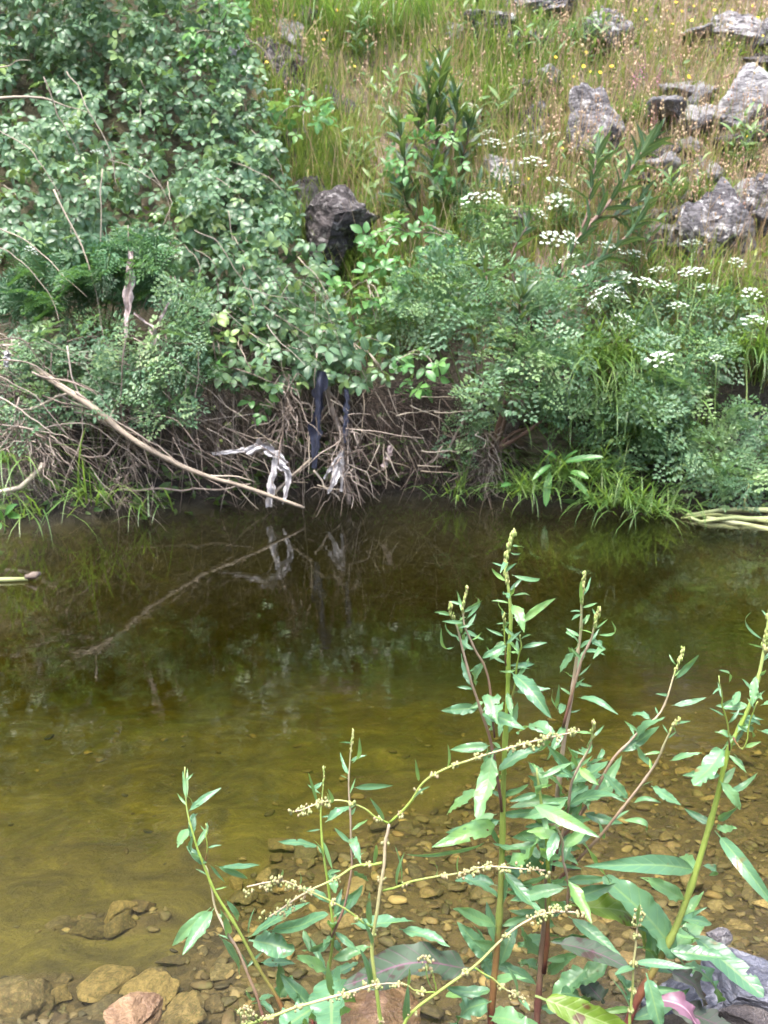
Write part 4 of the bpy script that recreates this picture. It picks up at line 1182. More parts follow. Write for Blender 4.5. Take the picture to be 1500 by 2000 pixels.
tuft('grass_tuft', 'grass tuft growing in front of the low brown boulder', 1090, 925, 4.08, 90, .24, 4)
tuft('grass_tuft', 'grass tuft behind the pale dock leaves', 1150, 935, 4.1, 90, .28, 5)
tuft('grass_tuft', 'long drooping grass on the bank between the two dropworts', 1170, 700, 4.42, 330, .42, 6, hang=.55, rad=.13)
tuft('grass_tuft', 'long drooping grass above the small brown boulder', 1230, 760, 4.35, 260, .36, 7, hang=.5, rad=.11)
tuft('grass_tuft', 'long grass hanging over the low brown boulder', 1120, 800, 4.42, 200, .30, 31, hang=.6, rad=.13)
tuft('grass_tuft', 'long grass hanging beside the bushy dropwort', 1280, 840, 4.3, 180, .28, 32, hang=.5, rad=.11)
tuft('grass_tuft', 'fresh green grass at the right edge above the bushy dropwort', 1480, 690, 4.45, 320, .40, 8, hang=.35, rad=.13)
tuft('grass_tuft', 'green grass on the bank behind the right umbels', 1420, 590, 4.7, 260, .34, 9, hang=.2, rad=.14)
tuft('grass_tuft', 'upright green grass below the wide lichened slate', 1300, 560, 4.8, 240, .34, 10, rad=.14)
tuft('grass_tuft', 'thin sedge in the twigs under the long pale branch', 195, 985, 3.82, 34, .40, 11, sp=.35, rad=.05)
tuft('grass_tuft', 'sedge tuft at the left water edge', 60, 1010, 3.74, 22, .34, 12, sp=.4)
tuft('grass_tuft', 'drooping sedge at the left edge above the water', 20, 900, 3.85, 36, .38, 13, hang=.3)
tuft('grass_tuft', 'sedge tuft beyond the left end of the tangle', -150, 1010, 3.72, 70, .34, 33, sp=.45, rad=.1)
tuft('grass_tuft', 'sedge standing in the water right of the long pale branch start', 300, 1000, 3.9, 14, .28, 14, sp=.4)
tuft('grass_tuft', 'few grass blades at the foot of the debris heap', 885, 965, 4.1, 30, .16, 15)
tuft('grass_tuft', 'dark fine grass cushion on the slope near the bramble', 668, 300, None, 420, .17, 16, mat='fern', w=(.002, .004), sp=.8, rad=.07)
tuft('grass_tuft', 'green tuft on the slope right of the largest outcrop', 1235, 235, None, 240, .20, 17, w=(.003, .005), rad=.08)
tuft('grass_tuft', 'green tuft below the smooth pale stone', 1370, 390, None, 260, .18, 18, w=(.003, .006), rad=.10)
tuft('grass_tuft', 'tall pale green grass at the top behind the bramble', 640, 60, None, 420, .42, 19, w=(.003, .006), sp=.25, rad=.25, bl=(0, 1, 2))
tuft('grass_tuft', 'tall green grass left of the flat pale slab', 790, 60, None, 420, .42, 20, w=(.003, .006), sp=.25, rad=.25, bl=(0, 1, 2))
tuft('grass_tuft', 'blue green weed clump at the broken slate ledge', 1110, 80, None, 240, .22, 21, mat='dropwort', w=(.004, .007), rad=.12)
tuft('grass_tuft', 'grass clump under the small dark rocks by the bramble', 640, 345, None, 220, .2, 22, mat='grass', w=(.003, .006), rad=.12)
tuft('grass_tuft', 'light green tuft on the slope left of the pointed slate', 960, 200, None, 260, .25, 23, w=(.003, .006), rad=.15)

# ------------------------------------------------------------------ dead wood over the water
rs = np.random.RandomState(90)
def branch(name, label, pxs, Ys, r0, r1, mat='twig', group=None, n=22, amp=.011, sides=6, side_twigs=0, knots=0.0):
    p3 = [P(a, b, y) for (a, b), y in zip(pxs, np.interp(np.linspace(0, 1, len(pxs)), np.linspace(0, 1, len(Ys)), Ys))]
    path = wob(smooth_path(p3, n), amp, rs, 5)
    t = thing(name, label, 'branch', path[0], group)
    m = MB()
    rad = np.linspace(r0, r1, n) * (1 + knots * np.abs(vn3(np.arange(n) * .9, rs.rand() * 50, 0, 5)))
    tube(m, path, rad, sides, rs.rand() * .9)
    part('limb', m, MAT[mat], t)
    for k in range(side_twigs):
        i = rs.randint(3, n - 2); p = path[i]
        d = nrm(path[i + 1] - path[i]) * .6 + rs.randn(3) * .7
        L = rs.uniform(.06, .2)
        m = MB(); tube(m, wob(smooth_path([p, p + d * L * .5, p + d * L + np.array([0, 0, -.02])], 7), .006, rs), np.linspace(r1 * .8, r1 * .3, 7), 4, rs.rand())
        part('side_twig', m, MAT[mat], t)
    return t
branch('fallen_branch', 'long pale bent branch arching down from the thicket into the water', [(20, 690), (105, 748), (190, 805), (265, 862), (345, 905), (430, 938), (510, 966), (594, 992)], (4.15, 3.86, 3.80, 3.80, 3.82, 3.85, 3.88, 3.92), .0125, .006, 'driftwood', n=40, sides=8, knots=.35, amp=.007, side_twigs=3)
branch('fallen_branch', 'short pale straight stick rising right from the end of the long branch', [(520, 980), (565, 940), (608, 895)], (3.96, 4.02), .007, .005, 'driftwood', sides=7, n=8)
branch('fallen_branch', 'thin level stick just above the water under the long branch', [(235, 955), (330, 953), (420, 958), (490, 945)], (3.9, 3.95), .0055, .003, 'twig')
branch('fallen_branch', 'thin stick slanting into the water below the blue strip', [(612, 918), (640, 950), (664, 978)], (4.0, 4.0), .005, .003, 'driftwood', n=8)
branch('fallen_branch', 'bent pale cane in the left tangle', [(50, 835), (110, 862), (165, 890), (200, 886), (235, 850)], (3.85, 3.9), .006, .003, 'twig')
branch('fallen_branch', 'pale broken stick lying on the left tangle top', [(60, 800), (105, 778), (140, 762)], (3.85, 3.9), .008, .006, 'driftwood', n=8)
branch('fallen_branch', 'thick broken stick at the left water edge', [(-20, 965), (40, 950), (75, 925), (85, 905)], (3.75, 3.8), .009, .013, 'driftwood', n=10)
branch('fallen_branch', 'slanting cane from the debris heap up towards the stump', [(820, 918), (880, 870), (915, 800), (945, 745)], (4.15, 4.1), .006, .004, 'twig', n=16)
branch('fallen_branch', 'brown root like branch hanging from the thicket to the pale rag', [(505, 690), (545, 750), (562, 790), (550, 850), (545, 900)], (4.1, 4.0), .011, .006, 'twig', n=18, side_twigs=4, knots=.4)
branch('fallen_branch', 'bark covered stem hanging beside the blue strip', [(630, 640), (640, 730), (660, 830), (672, 900), (682, 985)], (4.15, 4.05), .010, .008, 'twig', n=22, knots=.6, side_twigs=3)
branch('fallen_branch', 'curved root behind the stump reaching over the brown boulder', [(970, 880), (1010, 845), (1060, 838), (1090, 815)], (4.2, 4.25), .011, .005, 'woody', n=14)
LABT = 'thin bare dead cane in the tangle left of the blue strip'
LABH = 'thin dead twig hanging down to the water below the thicket'
for k in range(62):
    a, b = rs.uniform(-120, 330), rs.uniform(640, 850)
    l = rs.uniform(120, 330); e = (a + l, min(b + l * rs.uniform(.15, .75), 985 + rs.uniform(-20, 10)))
    m_ = ((a + e[0]) / 2, (b + e[1]) / 2 + rs.uniform(-45, 15))
    y0_ = rs.uniform(3.78, 4.15)
    branch('dead_cane', LABT, [(a, b), m_, e], (y0_, y0_ + rs.uniform(-.1, .1)), rs.uniform(.0022, .0048), .0014, 'twig', 'dead canes of the tangle', n=14, sides=5, side_twigs=1 if k % 3 == 0 else 0)
for k in range(58):
    a, b = rs.uniform(-60, 700), rs.uniform(650, 800)
    e = (a + rs.uniform(-40, 70), rs.uniform(930, 1005))
    y0_ = rs.uniform(3.85, 4.12) + .15 * float(ss(350, 600, a))
    branch('hanging_twig', LABH, [(a, b), (a + rs.uniform(-20, 30), (b + e[1]) / 2), e], (y0_, y0_ - .03), rs.uniform(.0018, .0042), .0014, 'twig', 'dead stems hanging to the water', n=12, sides=4)
# fine tangle: nobody could count it
def debris(name, label, boxes, mat, seed, rr=(.0012, .0032)):
    rs = np.random.RandomState(seed)
    m = MB()
    for (xa, xb, ya, yb, Ya, Yb, n, L, th0, ths) in boxes:
        for k in range(n):
            p = np.array(P(rs.uniform(xa, xb), rs.uniform(ya, yb), rs.uniform(Ya, Yb)))
            th = th0 + rs.randn() * ths
            d = np.array([math.cos(th), rs.randn() * .25, -math.sin(th)])
            l = L * rs.uniform(.4, 1.3)
            q = p + d * l
            if q[2] < -.03: q[2] = -.03
            path = wob([p, p * .67 + q * .33, p * .33 + q * .67, q], l * .10, rs, 3)
            tube(m, smooth_path(path, 6), np.linspace(rs.uniform(*rr), rr[0] * .6, 6), 3, rs.rand() * .99, False)
    return solo(name, m, MAT[mat], (0, 0, 0), label, 'debris', None, 'stuff')
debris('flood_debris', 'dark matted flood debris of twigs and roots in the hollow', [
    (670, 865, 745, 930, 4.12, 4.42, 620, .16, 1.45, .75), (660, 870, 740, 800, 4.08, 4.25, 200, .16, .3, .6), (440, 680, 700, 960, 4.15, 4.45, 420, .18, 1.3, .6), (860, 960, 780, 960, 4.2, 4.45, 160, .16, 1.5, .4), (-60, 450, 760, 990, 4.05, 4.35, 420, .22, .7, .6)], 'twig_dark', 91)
debris('fine_twigs', 'pale fine dead twigs hanging in the left tangle', [
    (-80, 420, 640, 900, 3.85, 4.15, 230, .20, .55, .45), (400, 680, 720, 960, 3.98, 4.15, 130, .15, 1.2, .5), (-60, 300, 840, 990, 3.78, 3.95, 150, .14, 1.0, .6), (690, 860, 760, 940, 4.06, 4.15, 70, .12, 1.2, .6), (280, 640, 520, 720, 4.0, 4.2, 90, .18, 1.1, .5)], 'twig', 92, (.001, .0022))
debris('pale_sticks', 'scattered pale broken sticks lodged in the debris heap', [(680, 865, 755, 940, 4.02, 4.14, 46, .15, 1.1, .8), (420, 690, 760, 960, 3.92, 4.05, 30, .14, .9, .7)], 'driftwood', 93, (.0018, .0042))
# strips of dead bark and straw caught on the twigs
def straw(label, px, py, Y, w, h, n, seed, mat='twig'):
    rs = np.random.RandomState(seed)
    c = P(px, py, Y)
    t = thing('straw_clump', label, 'debris', c, 'dry straw caught on twigs')
    m = MB()
    for k in range(n):
        p = np.array(P(px + rs.randn() * w * .9, py + rs.uniform(-.55, .5) * h, Y + rs.randn() * .025))
        d = rs.randn(3) * np.array([.55, .4, .5]) + np.array([0, 0, -.75])
        l = rs.uniform(.25, .8) * h * Y / 2000
        q = p + d * l
        path = smooth_path(wob([p, p * .75 + q * .25, p * .5 + q * .5, p * .25 + q * .75, q], l * .22, rs, 4), 9)
        tube(m, path, np.linspace(rs.uniform(.0012, .0038), .0008, 9), 4, rs.rand() * .99, False)
    part('straw', m, MAT[mat], t, kind='stuff')
straw('straw clump hanging on the root like branch by the rag', 560, 790, 3.99, 14, 110, 60, 1)
straw('straw clump caught in the left tangle near the water', 75, 890, 3.8, 22, 80, 80, 2)
straw('pale straw wrapped round the bark covered stem', 672, 880, 4.02, 10, 130, 70, 3)
straw('straw and roots wrapped round the oleander stump', 950, 880, 4.17, 20, 90, 130, 4)
straw('reddish root fibres below the oleander stump', 945, 930, 4.17, 16, 70, 90, 5, 'twig')
straw('straw wisp hanging under the middle of the long branch', 258, 880, 3.92, 8, 70, 36, 6)
straw('straw wisp at the water in the left tangle', 240, 950, 3.88, 8, 60, 26, 7)
straw('dead grass clump at the left edge of the tangle', 25, 860, 3.85, 18, 90, 60, 8)

# ------------------------------------------------------------------ rags and plastic strips
def cloth_mat(name, a, b, rough=.6, trans=.2, spec=.4):
    m, nt, nodes, L = mat_new(name)
    geo = nodes.new('ShaderNodeNewGeometry')
    col = ramp(nt, noise(nt, 45, 5, .7, geo.outputs['Position']), [(.35, a), (.65, b)])
    p = nodes.new('ShaderNodeBsdfPrincipled'); L.new(col, p.inputs['Base Color']); p.inputs['Roughness'].default_value = rough; p.inputs['Specular IOR Level'].default_value = spec
    bp = nodes.new('ShaderNodeBump'); bp.inputs['Strength'].default_value = .7; bp.inputs['Distance'].default_value = .006
    L.new(noise(nt, 120, 4, .6, geo.outputs['Position']), bp.inputs['Height']); L.new(bp.outputs[0], p.inputs['Normal'])
    tr = nodes.new('ShaderNodeBsdfTranslucent'); L.new(col, tr.inputs[0])
    mx = nodes.new('ShaderNodeMixShader'); mx.inputs[0].default_value = trans
    L.new(p.outputs[0], mx.inputs[1]); L.new(tr.outputs[0], mx.inputs[2])
    o = nodes.new('ShaderNodeOutputMaterial'); L.new(mx.outputs[0], o.inputs[0])
    return m
MAT['rag'] = cloth_mat('grey_white_rag', (.48, .46, .47), (.78, .76, .76))
MAT['rag_pink'] = cloth_mat('dirty_rag', (.30, .23, .22), (.55, .47, .45))
MAT['blue_strip'] = cloth_mat('dark_blue_plastic', (.016, .019, .034), (.036, .042, .072), .42, .08, .5)
def ribbon(m, pxs, wid, Y, seed, crumple=.35, n=26, nw=7, face=(0, -1, .1)):
    rs = np.random.RandomState(seed)
    p3 = [P(a, b, y) for (a, b), y in zip(pxs, np.interp(np.linspace(0, 1, len(pxs)), np.linspace(0, 1, len(np.atleast_1d(Y))), np.atleast_1d(Y)))]
    path = smooth_path(p3, n)
    w = np.interp(np.linspace(0, 1, n), np.linspace(0, 1, len(wid)), wid) * 3.4 / 2000
    d = nrm(np.gradient(path, axis=0)); f = np.array(face, float)
    X = nrm(np.cross(d, f)); Z = np.cross(X, d)
    c = np.linspace(-1, 1, nw)
    o = rs.rand() * 60
    S, Cc = np.meshgrid(np.linspace(0, 1, n), c, indexing='ij')
    z = crumple * w[:, None] * (fbm(S * 7 + o, Cc * 2.2, 0, seed, 3) + .6 * np.sin(Cc * 5 + S * 6 + o))
    ex = 1 + .7 * vn3(S * 14 + o, Cc * 1.5, 3, seed) * np.abs(Cc)
    v = path[:, None] + X[:, None] * (Cc * ex * w[:, None] / 2)[..., None] + Z[:, None] * z[..., None]
    v2 = v + Z[:, None] * .0012
    g = grid_faces(n, nw)
    m.add(v.reshape(-1, 3), [g]); m.add(v2.reshape(-1, 3), [g[:, ::-1]])
    return path[0]
def rag(name, label, strips, mat, seed, cat='rag'):
    t = thing(name, label, cat, P(strips[0][0][0][0], strips[0][0][0][1], np.atleast_1d(strips[0][2])[0]))
    for k, (pxs, wid, Y, cr) in enumerate(strips):
        m = MB(); ribbon(m, pxs, wid, Y, seed + k, cr)
        part('strip' if len(strips) > 1 else 'sheet', m, MAT[mat], t)
    return t
rag('plastic_strip', 'wide dark blue plastic strip hanging under the bramble', [([(630, 725), (624, 790), (617, 850), (614, 915)], [24, 32, 26, 9], (3.95, 3.95), .26)], 'blue_strip', 1, 'plastic')
rag('plastic_strip', 'narrow dark blue plastic strip right of the wide one', [([(678, 760), (676, 810), (673, 865)], [10, 13, 7], (4.0, 3.98), .3)], 'blue_strip', 2, 'plastic')
rag('torn_rag', 'torn white plastic rag draped over sticks above the water', [
    ([(415, 886), (450, 883), (485, 878), (505, 868)], [6, 8, 12, 20], (3.97, 3.96), .5), ([(480, 884), (510, 872), (535, 884), (560, 905)], [14, 30, 22, 12], 3.95, .5),
    ([(540, 880), (535, 915), (528, 955), (527, 990)], [16, 14, 18, 12], (3.95, 3.94), .5), ([(545, 905), (562, 925), (560, 955), (552, 985)], [20, 14, 12, 5], (3.95, 3.94), .5)], 'rag', 10)
rag('torn_rag', 'shredded white rag by the bark covered stem', [
    ([(668, 880), (660, 910), (650, 945), (640, 965)], [10, 18, 12, 4], (4.0, 3.98), .6), ([(668, 885), (668, 920), (666, 960)], [8, 12, 4], 3.99, .6), ([(662, 890), (645, 915), (632, 935)], [6, 7, 3], 3.99, .6)], 'rag', 20)
rag('torn_rag', 'grey rag hanging high among the bramble leaves', [([(256, 490), (254, 540), (248, 590), (246, 660)], [10, 16, 20, 6], (4.08, 3.98), .6)], 'rag_pink', 30)
rag('torn_rag', 'grey knotted rag on forked twig below the bramble', [([(262, 612), (285, 630), (300, 645), (302, 680)], [5, 8, 14, 5], (3.93, 3.9), .6), ([(300, 645), (318, 615), (330, 590)], [8, 5, 3], (3.9, 3.9), .4)], 'rag_pink', 40)
rag('torn_rag', 'small white scrap caught at the left edge of the picture', [([(12, 685), (16, 700), (10, 715)], [14, 18, 8], 3.9, .6)], 'rag', 50)
rag('torn_rag', 'grey scrap in the middle of the debris heap', [([(765, 870), (758, 890), (748, 912)], [8, 18, 12], 4.08, .4)], 'rag_pink', 60)

# ------------------------------------------------------------------ things at and on the water
t = thing('fallen_stalks', 'bundle of pale green fallen stalks lying at the right water edge', 'stalks', W(1420, 1015, .02))
rs = np.random.RandomState(95)
for (pxs, Ys, r0, r1) in (([(1340, 1006), (1400, 998), (1470, 996), (1580, 1000)], (3.92, 3.90), .006, .014), ([(1365, 1020), (1420, 1012), (1480, 1012), (1590, 1014)], (3.86, 3.86), .007, .013), ([(1380, 1012), (1440, 1022), (1500, 1034), (1560, 1040)], (3.88, 3.80), .009, .011), ([(1350, 1012), (1390, 1024), (1440, 1030)], (3.88, 3.86), .006, .008), ([(1450, 1000), (1458, 970), (1462, 945)], (3.9, 3.9), .005, .003), ([(1330, 1012), (1380, 1007), (1440, 1008), (1500, 1020)], (3.9, 3.85), .005, .008)):
    p3 = [P(a, b, y) for (a, b), y in zip(pxs, np.linspace(Ys[0], Ys[1], len(pxs)))]
    m = MB(); tube(m, wob(smooth_path(p3, 14), .004, rs), np.linspace(r0, r1, 14), 7, rs.rand() * .9)
    part('stalk', m, MAT['palestalk'], t)
t = thing('floating_stalk', 'yellow green reed piece floating by the left edge', 'stalk', W(30, 1133, .006))
a_, b_ = W(-60, 1135, .004), W(55, 1131, .006)
m = MB(); tube(m, [a_, (a_ + b_) / 2, b_], [.009, .010, .007], 8, .1); part('stalk', m, MAT['palestalk'], t)
m = MB(); tube(m, [W(52, 1128, .01), W(66, 1124, .02), W(78, 1120, .012)], [.012, .014, .006], 6, .3); part('bark', m, MAT['twig'], t)

# ------------------------------------------------------------------ dock plants: helper
TOCAM = lambda p: nrm(np.array(CAM) - np.asarray(p))
SC = lambda Y: Y * 1.18 / 2000
def dleaf(t, b, e, w, Y=(1.2, 1.2), seed=0,  mat='dock', prof='lance', up=.55, face=.7, fold=.25, droop=.5, wave=.10, wf=6, twist=0., side=0., name='leaf', scurve=0., nl=26, nw=4):
    rs = np.random.RandomState(seed + 17)
    pb, pe = np.array(P(b[0], b[1], Y[0])), np.array(P(e[0], e[1], Y[1]))
    d = pe - pb; L = np.linalg.norm(d)
    w = w * .84
    Tm = leafT(1, w * SC(Y[0]) / L, prof, nl, nw, fold, droop, wave * w * SC(Y[0]) / L / .3 * 1.0 if wave else 0, wf, twist, seed, scurve)
    if rs.rand() < .3 and w > 14: Tm = nibble(Tm, rs, rs.randint(1, 4))
    n = TOCAM((pb + pe) / 2) * face + np.array([side + rs.randn() * .18, rs.randn() * .12, up + rs.randn() * .15])
    R = frames(np.array([d]), np.array([n]))[0]
    m = MB(); Tm[2][:, 0] = rs.rand() * .9
    m.add((Tm[0] * L) @ R.T + pb, Tm[1], Tm[2])
    return part(name, m, MAT[mat], t)
def dstem(t, pxs, Y, r0, r1, mat='dock_stem', n=None, nodes=0, amp=.0025, name='stem', sides=8, seed=0):
    rs = np.random.RandomState(seed + 5)
    n = n or len(pxs) * 4
    p3 = [P(a, b, y) for (a, b), y in zip(pxs, np.interp(np.linspace(0, 1, len(pxs)), np.linspace(0, 1, len(Y)), Y))]
    path = wob(smooth_path(p3, n), amp, rs, 4)
    s = SC(Y[0]) * .88
    rad = np.linspace(r0, r1, n) * s
    if nodes:
        k = max(3, n // nodes)
        rad = rad * (1 + .28 * (np.arange(n) % k == k - 1))
    m = MB(); tube(m, path, rad, sides, .5)
    o = part(name, m, MAT[mat], t)
    return o, path
def bud_spike(t, path, parent_stem, n=26, s=.0026, frac=.35, seed=0, mat='bud'):
    rs = np.random.RandomState(seed)
    s *= .55; n = int(n * 1.6)
    m = MB(); v, f = ICO[1]
    for k in range(n):
        u = 1 - frac * rs.rand() ** 1.4
        i = u * (len(path) - 1); j = min(int(i), len(path) - 2)
        p = path[j] + (path[j + 1] - path[j]) * (i - j)
        p = p + rs.randn(3) * s * .7
        m.add(v * np.array([1, 1, 2.8]) * s * rs.uniform(.6, 1.1) + p, [f], np.tile([rs.rand(), 0, 0], (len(v), 1)))
    part('buds', m, MAT[mat], parent_stem, root=t, kind='stuff')
def little_leaves(t, path, n, seed, size=(.02, .045), lo=.3, hi=.95, mat='dock', ratio=(.12, .24)):
    """narrow curling bract leaves up a stem"""
    rs = np.random.RandomState(seed)
    for k in range(n):
        u = lo + (hi - lo) * (k + rs.rand() * .7) / n
        i = u * (len(path) - 1); j = min(int(i), len(path) - 2)
        p = path[j] + (path[j + 1] - path[j]) * (i - j)
        L = rs.uniform(*size) * (1.15 - .5 * u)
        a = k * 2.4 + rs.rand()
        d = np.array([math.cos(a), math.sin(a) * .6, rs.uniform(-.1, 1.0) if size[1] < .06 else rs.uniform(-.6, .9)])
        Tm = leafT(1, rs.uniform(*ratio), 'lance', 14, 3, .35, rs.uniform(-1.8, 1.5), .05 if size[1] < .06 else .10, 5, rs.randn() * .7, seed * 31 + k)
        Tm[2][:, 0] = rs.rand() * .95
        if size[1] > .06 and rs.rand() < .4: Tm = nibble(Tm, rs, rs.randint(1, 3))
        R = frames(np.array([d]), np.array([TOCAM(p) * .8 + rs.randn(3) * .3 + np.array([0, 0, .4])]))[0]
        m = MB().add((Tm[0] * L) @ R.T + p, Tm[1], Tm[2])
        part('leaf' if size[1] > .06 else 'bract_leaf', m, MAT[mat], t)

# pale docks of the far bank
t = thing('dock_plant', 'pale green young dock at the far water edge with drooping leaves', 'dock', P(1090, 955, 4.02))
for k, (b, e, w, Yb) in enumerate((((1075, 915), (1066, 990), 20, 4.0), ((1095, 905), (1180, 893), 18, 4.0), ((1110, 920), (1150, 935), 18, 3.98), ((1080, 905), (1040, 938), 14, 4.0), ((1090, 900), (1060, 880), 14, 4.03), ((1110, 930), (1150, 970), 16, 3.97), ((1000, 945), (978, 950), 12, 4.0), ((1100, 900), (1130, 880), 10, 4.05))):
    dleaf(t, b, e, w * .85, (Yb, Yb - .06), 700 + k, 'bramble_young', 'oblong', nl=10, nw=2, wave=.03)
dstem(t, [(1092, 955), (1092, 925), (1095, 900)], (4.02, 4.02), 3, 2, 'greenstem')
t = thing('dock_plant', 'small bright sprout standing in the water at the left edge', 'dock', P(10, 1035, 3.66))
for k, (b, e, w) in enumerate((((8, 1010), (35, 985), 22), ((14, 1005), (42, 1012), 16), ((6, 1015), (-20, 990), 18), ((0, 1020), (-10, 1040), 16))):
    dleaf(t, b, e, w, (3.66, 3.62), 720 + k, 'bramble_young', 'ovate', nl=8, nw=2, wave=.02)
dstem(t, [(10, 1040), (8, 1012)], (3.66, 3.66), 2, 1.5, 'greenstem', n=6)

# ------------------------------------------------------------------ foreground dock plants
def leaves(t, rows, Y, seed):
    for k, r in enumerate(rows):
        b, e, w = r[0], r[1], r[2]
        kw = dict(r[3]) if len(r) > 3 else {}
        rs = np.random.RandomState(seed * 100 + k)
        y = kw.pop('Y', None) or (Y, Y + rs.uniform(-.05, .05))
        kw.setdefault('droop', rs.uniform(.1, .8))
        kw.setdefault('twist', rs.randn() * .6); kw.setdefault('scurve', rs.randn() * .25)
        dleaf(t, b, e, w, y, seed * 100 + k, **kw)

# --- tall dock with the thick green stem
YC = 1.20
t = thing('dock_plant', 'tallest dock with a thick green stem and narrow curling tip leaves', 'dock', P(962, 2030, 1.17))
sC, pC = dstem(t, [(960, 2030), (966, 1930), (970, 1850), (976, 1740), (981, 1620), (986, 1480), (991, 1380), (994, 1290), (996, 1220), (992, 1150), (988, 1095), (1002, 1040)], (1.17, 1.20, 1.22), 8.5, 2.0, 'dock_stem', nodes=8, sides=10)
bud_spike(t, pC, sC, 80, .0030, .17, 1)
sCL, pCL = dstem(t, [(980, 1585), (962, 1462), (940, 1390), (912, 1318), (897, 1255), (888, 1215), (879, 1180)], (1.19, 1.15), 3.6, 1.4, 'dock_red', nodes=5, seed=2)
bud_spike(t, pCL, sCL, 26, .0022, .14, 2)
sC2, pC2 = dstem(t, [(966, 1440), (955, 1330), (930, 1275), (912, 1235), (905, 1195), (912, 1148)], (1.17, 1.15), 2.6, 1.3, 'dock_red', nodes=5, seed=3)
bud_spike(t, pC2, sC2, 30, .0022, .22, 3)
sC3, pC3 = dstem(t, [(992, 1400), (1006, 1330), (1014, 1270), (1016, 1240)], (1.20, 1.18), 2.2, 1.2, 'dock_stem', nodes=4, seed=4)
sC4, pC4 = dstem(t, [(988, 1300), (986, 1240), (984, 1200)], (1.19, 1.18), 1.8, 1.2, 'dock_stem', n=8, seed=5)
bud_spike(t, pC4, sC4, 16, .0022, .4, 5)
leaves(t, [
    ((965, 1465), (932, 1600), 44, dict(prof='oblong', Y=(1.18, 1.12), up=.9)), ((945, 1545), (872, 1592), 34, dict(Y=(1.2, 1.24), up=.9)),
    ((998, 1312), (1078, 1404), 36, dict(Y=(1.19, 1.13), up=.8)), ((1010, 1222), (1086, 1168), 17, dict(droop=-.9, twist=.8)), ((1000, 1180), (1024, 1236), 24, dict(droop=.9)),
    ((998, 1122), (1055, 1129), 10, dict(droop=-1.6)), ((1000, 1068), (1024, 1070), 7), ((996, 1078), (1018, 1078), 6, dict(droop=-1.0)), ((990, 1100), (977, 1120), 11, dict(droop=1.2)),
    ((1000, 1308), (1044, 1297), 13), ((986, 1252), (956, 1290), 22, dict(up=.3)), ((990, 1297), (950, 1262), 8, dict(droop=-1.6)), ((1005, 1352), (1076, 1345), 17, dict(up=.2)),
    ((1000, 1163), (1036, 1163), 5), ((995, 1198), (974, 1172), 6, dict(droop=-1.3)), ((985, 1160), (994, 1172), 16, dict(droop=1.6)),
    ((938, 1382), (861, 1388), 25, dict(up=.2, mat='dock')), ((945, 1370), (918, 1384), 14), ((948, 1292), (930, 1340), 27, dict(up=.4)), ((952, 1355), (972, 1415), 42, dict(prof='ovate', up=.9, Y=(1.16, 1.12))), ((945, 1400), (955, 1425), 22, dict(prof='ovate')),
    ((888, 1262), (862, 1225), 9, dict(droop=-1.5)), ((909, 1212), (927, 1163), 9, dict(droop=-.8)), ((904, 1198), (893, 1155), 7, dict(droop=-1.2)), ((912, 1265), (946, 1250), 12, dict(droop=1.1)), ((900, 1240), (898, 1200), 10), ((902, 1235), (910, 1205), 14, dict(prof='ovate')),
    ((975, 1608), (842, 1655), 40, dict(Y=(1.2, 1.14), up=.15, face=.9, prof='lance')), ((955, 1640), (792, 1668), 15, dict(Y=(1.2, 1.12), up=-.4, face=.5)), ((970, 1590), (915, 1610), 22, dict(up=.3)),
    ((988, 1690), (1052, 1640), 50, dict(prof='oblong', Y=(1.19, 1.14), up=1.0)), ((990, 1700), (1040, 1690), 40, dict(prof='ovate', up=.9)),
    ((972, 1730), (888, 1720), 30, dict(up=.7)), ((984, 1726), (1046, 1732), 30, dict(up=.6)), ((970, 1812), (884, 1775), 36, dict(up=.8, Y=(1.18, 1.12))), ((965, 1880), (892, 1800), 42, dict(up=.6)), ((972, 1870), (918, 1800), 30, dict(up=.9, mat='dock')),
    ((975, 1890), (1010, 1790), 34, dict(up=.7)), ((972, 1850), (950, 1760), 26), ((975, 1780), (1000, 1700), 24), ((970, 1920), (940, 1865), 30, dict(prof='ovate')), ((970, 1935), (870, 1945), 30, dict(up=.6, prof='oblong', wave=.07)), ((985, 1500), (1010, 1455), 14), ((988, 1440), (1012, 1370), 22, dict(up=.2)), ((986, 1400), (975, 1440), 18),
    ((990, 1350), (1000, 1400), 16), ((984, 1560), (1010, 1540), 12, dict(droop=1.5)), ((975, 1650), (948, 1600), 12), ((985, 1560), (955, 1540), 10, dict(droop=-1.)), ((980, 1470), (960, 1450), 9)], YC, 1)
little_leaves(t, pC, 12, 1, (.02, .04), .62, .9); little_leaves(t, pCL, 7, 2); little_leaves(t, pC2, 7, 3); little_leaves(t, pC3, 8, 4, (.02, .045)); little_leaves(t, pC4, 4, 5, (.015, .03))
big_ = dict(size=(.04, .09), ratio=(.14, .27))
little_leaves(t, pC, 13, 101, lo=.03, hi=.50, **big_); little_leaves(t, pCL, 4, 102, lo=.05, hi=.5, size=(.04, .07), ratio=(.2, .34))
# basal leaves
leaves(t, [((935, 1892), (670, 1925), 92, dict(mat='dock_purple', prof='oblong', Y=(1.16, 1.14), up=.55, face=.8, wave=.11, scurve=.5, nl=30, nw=5)), ((960, 1955), (890, 2000), 60, dict(mat='dock', prof='oblong', up=1.0)), ((955, 1985), (1040, 2010), 50, dict(mat='dock', prof='oblong', up=1.))], 1.16, 9)

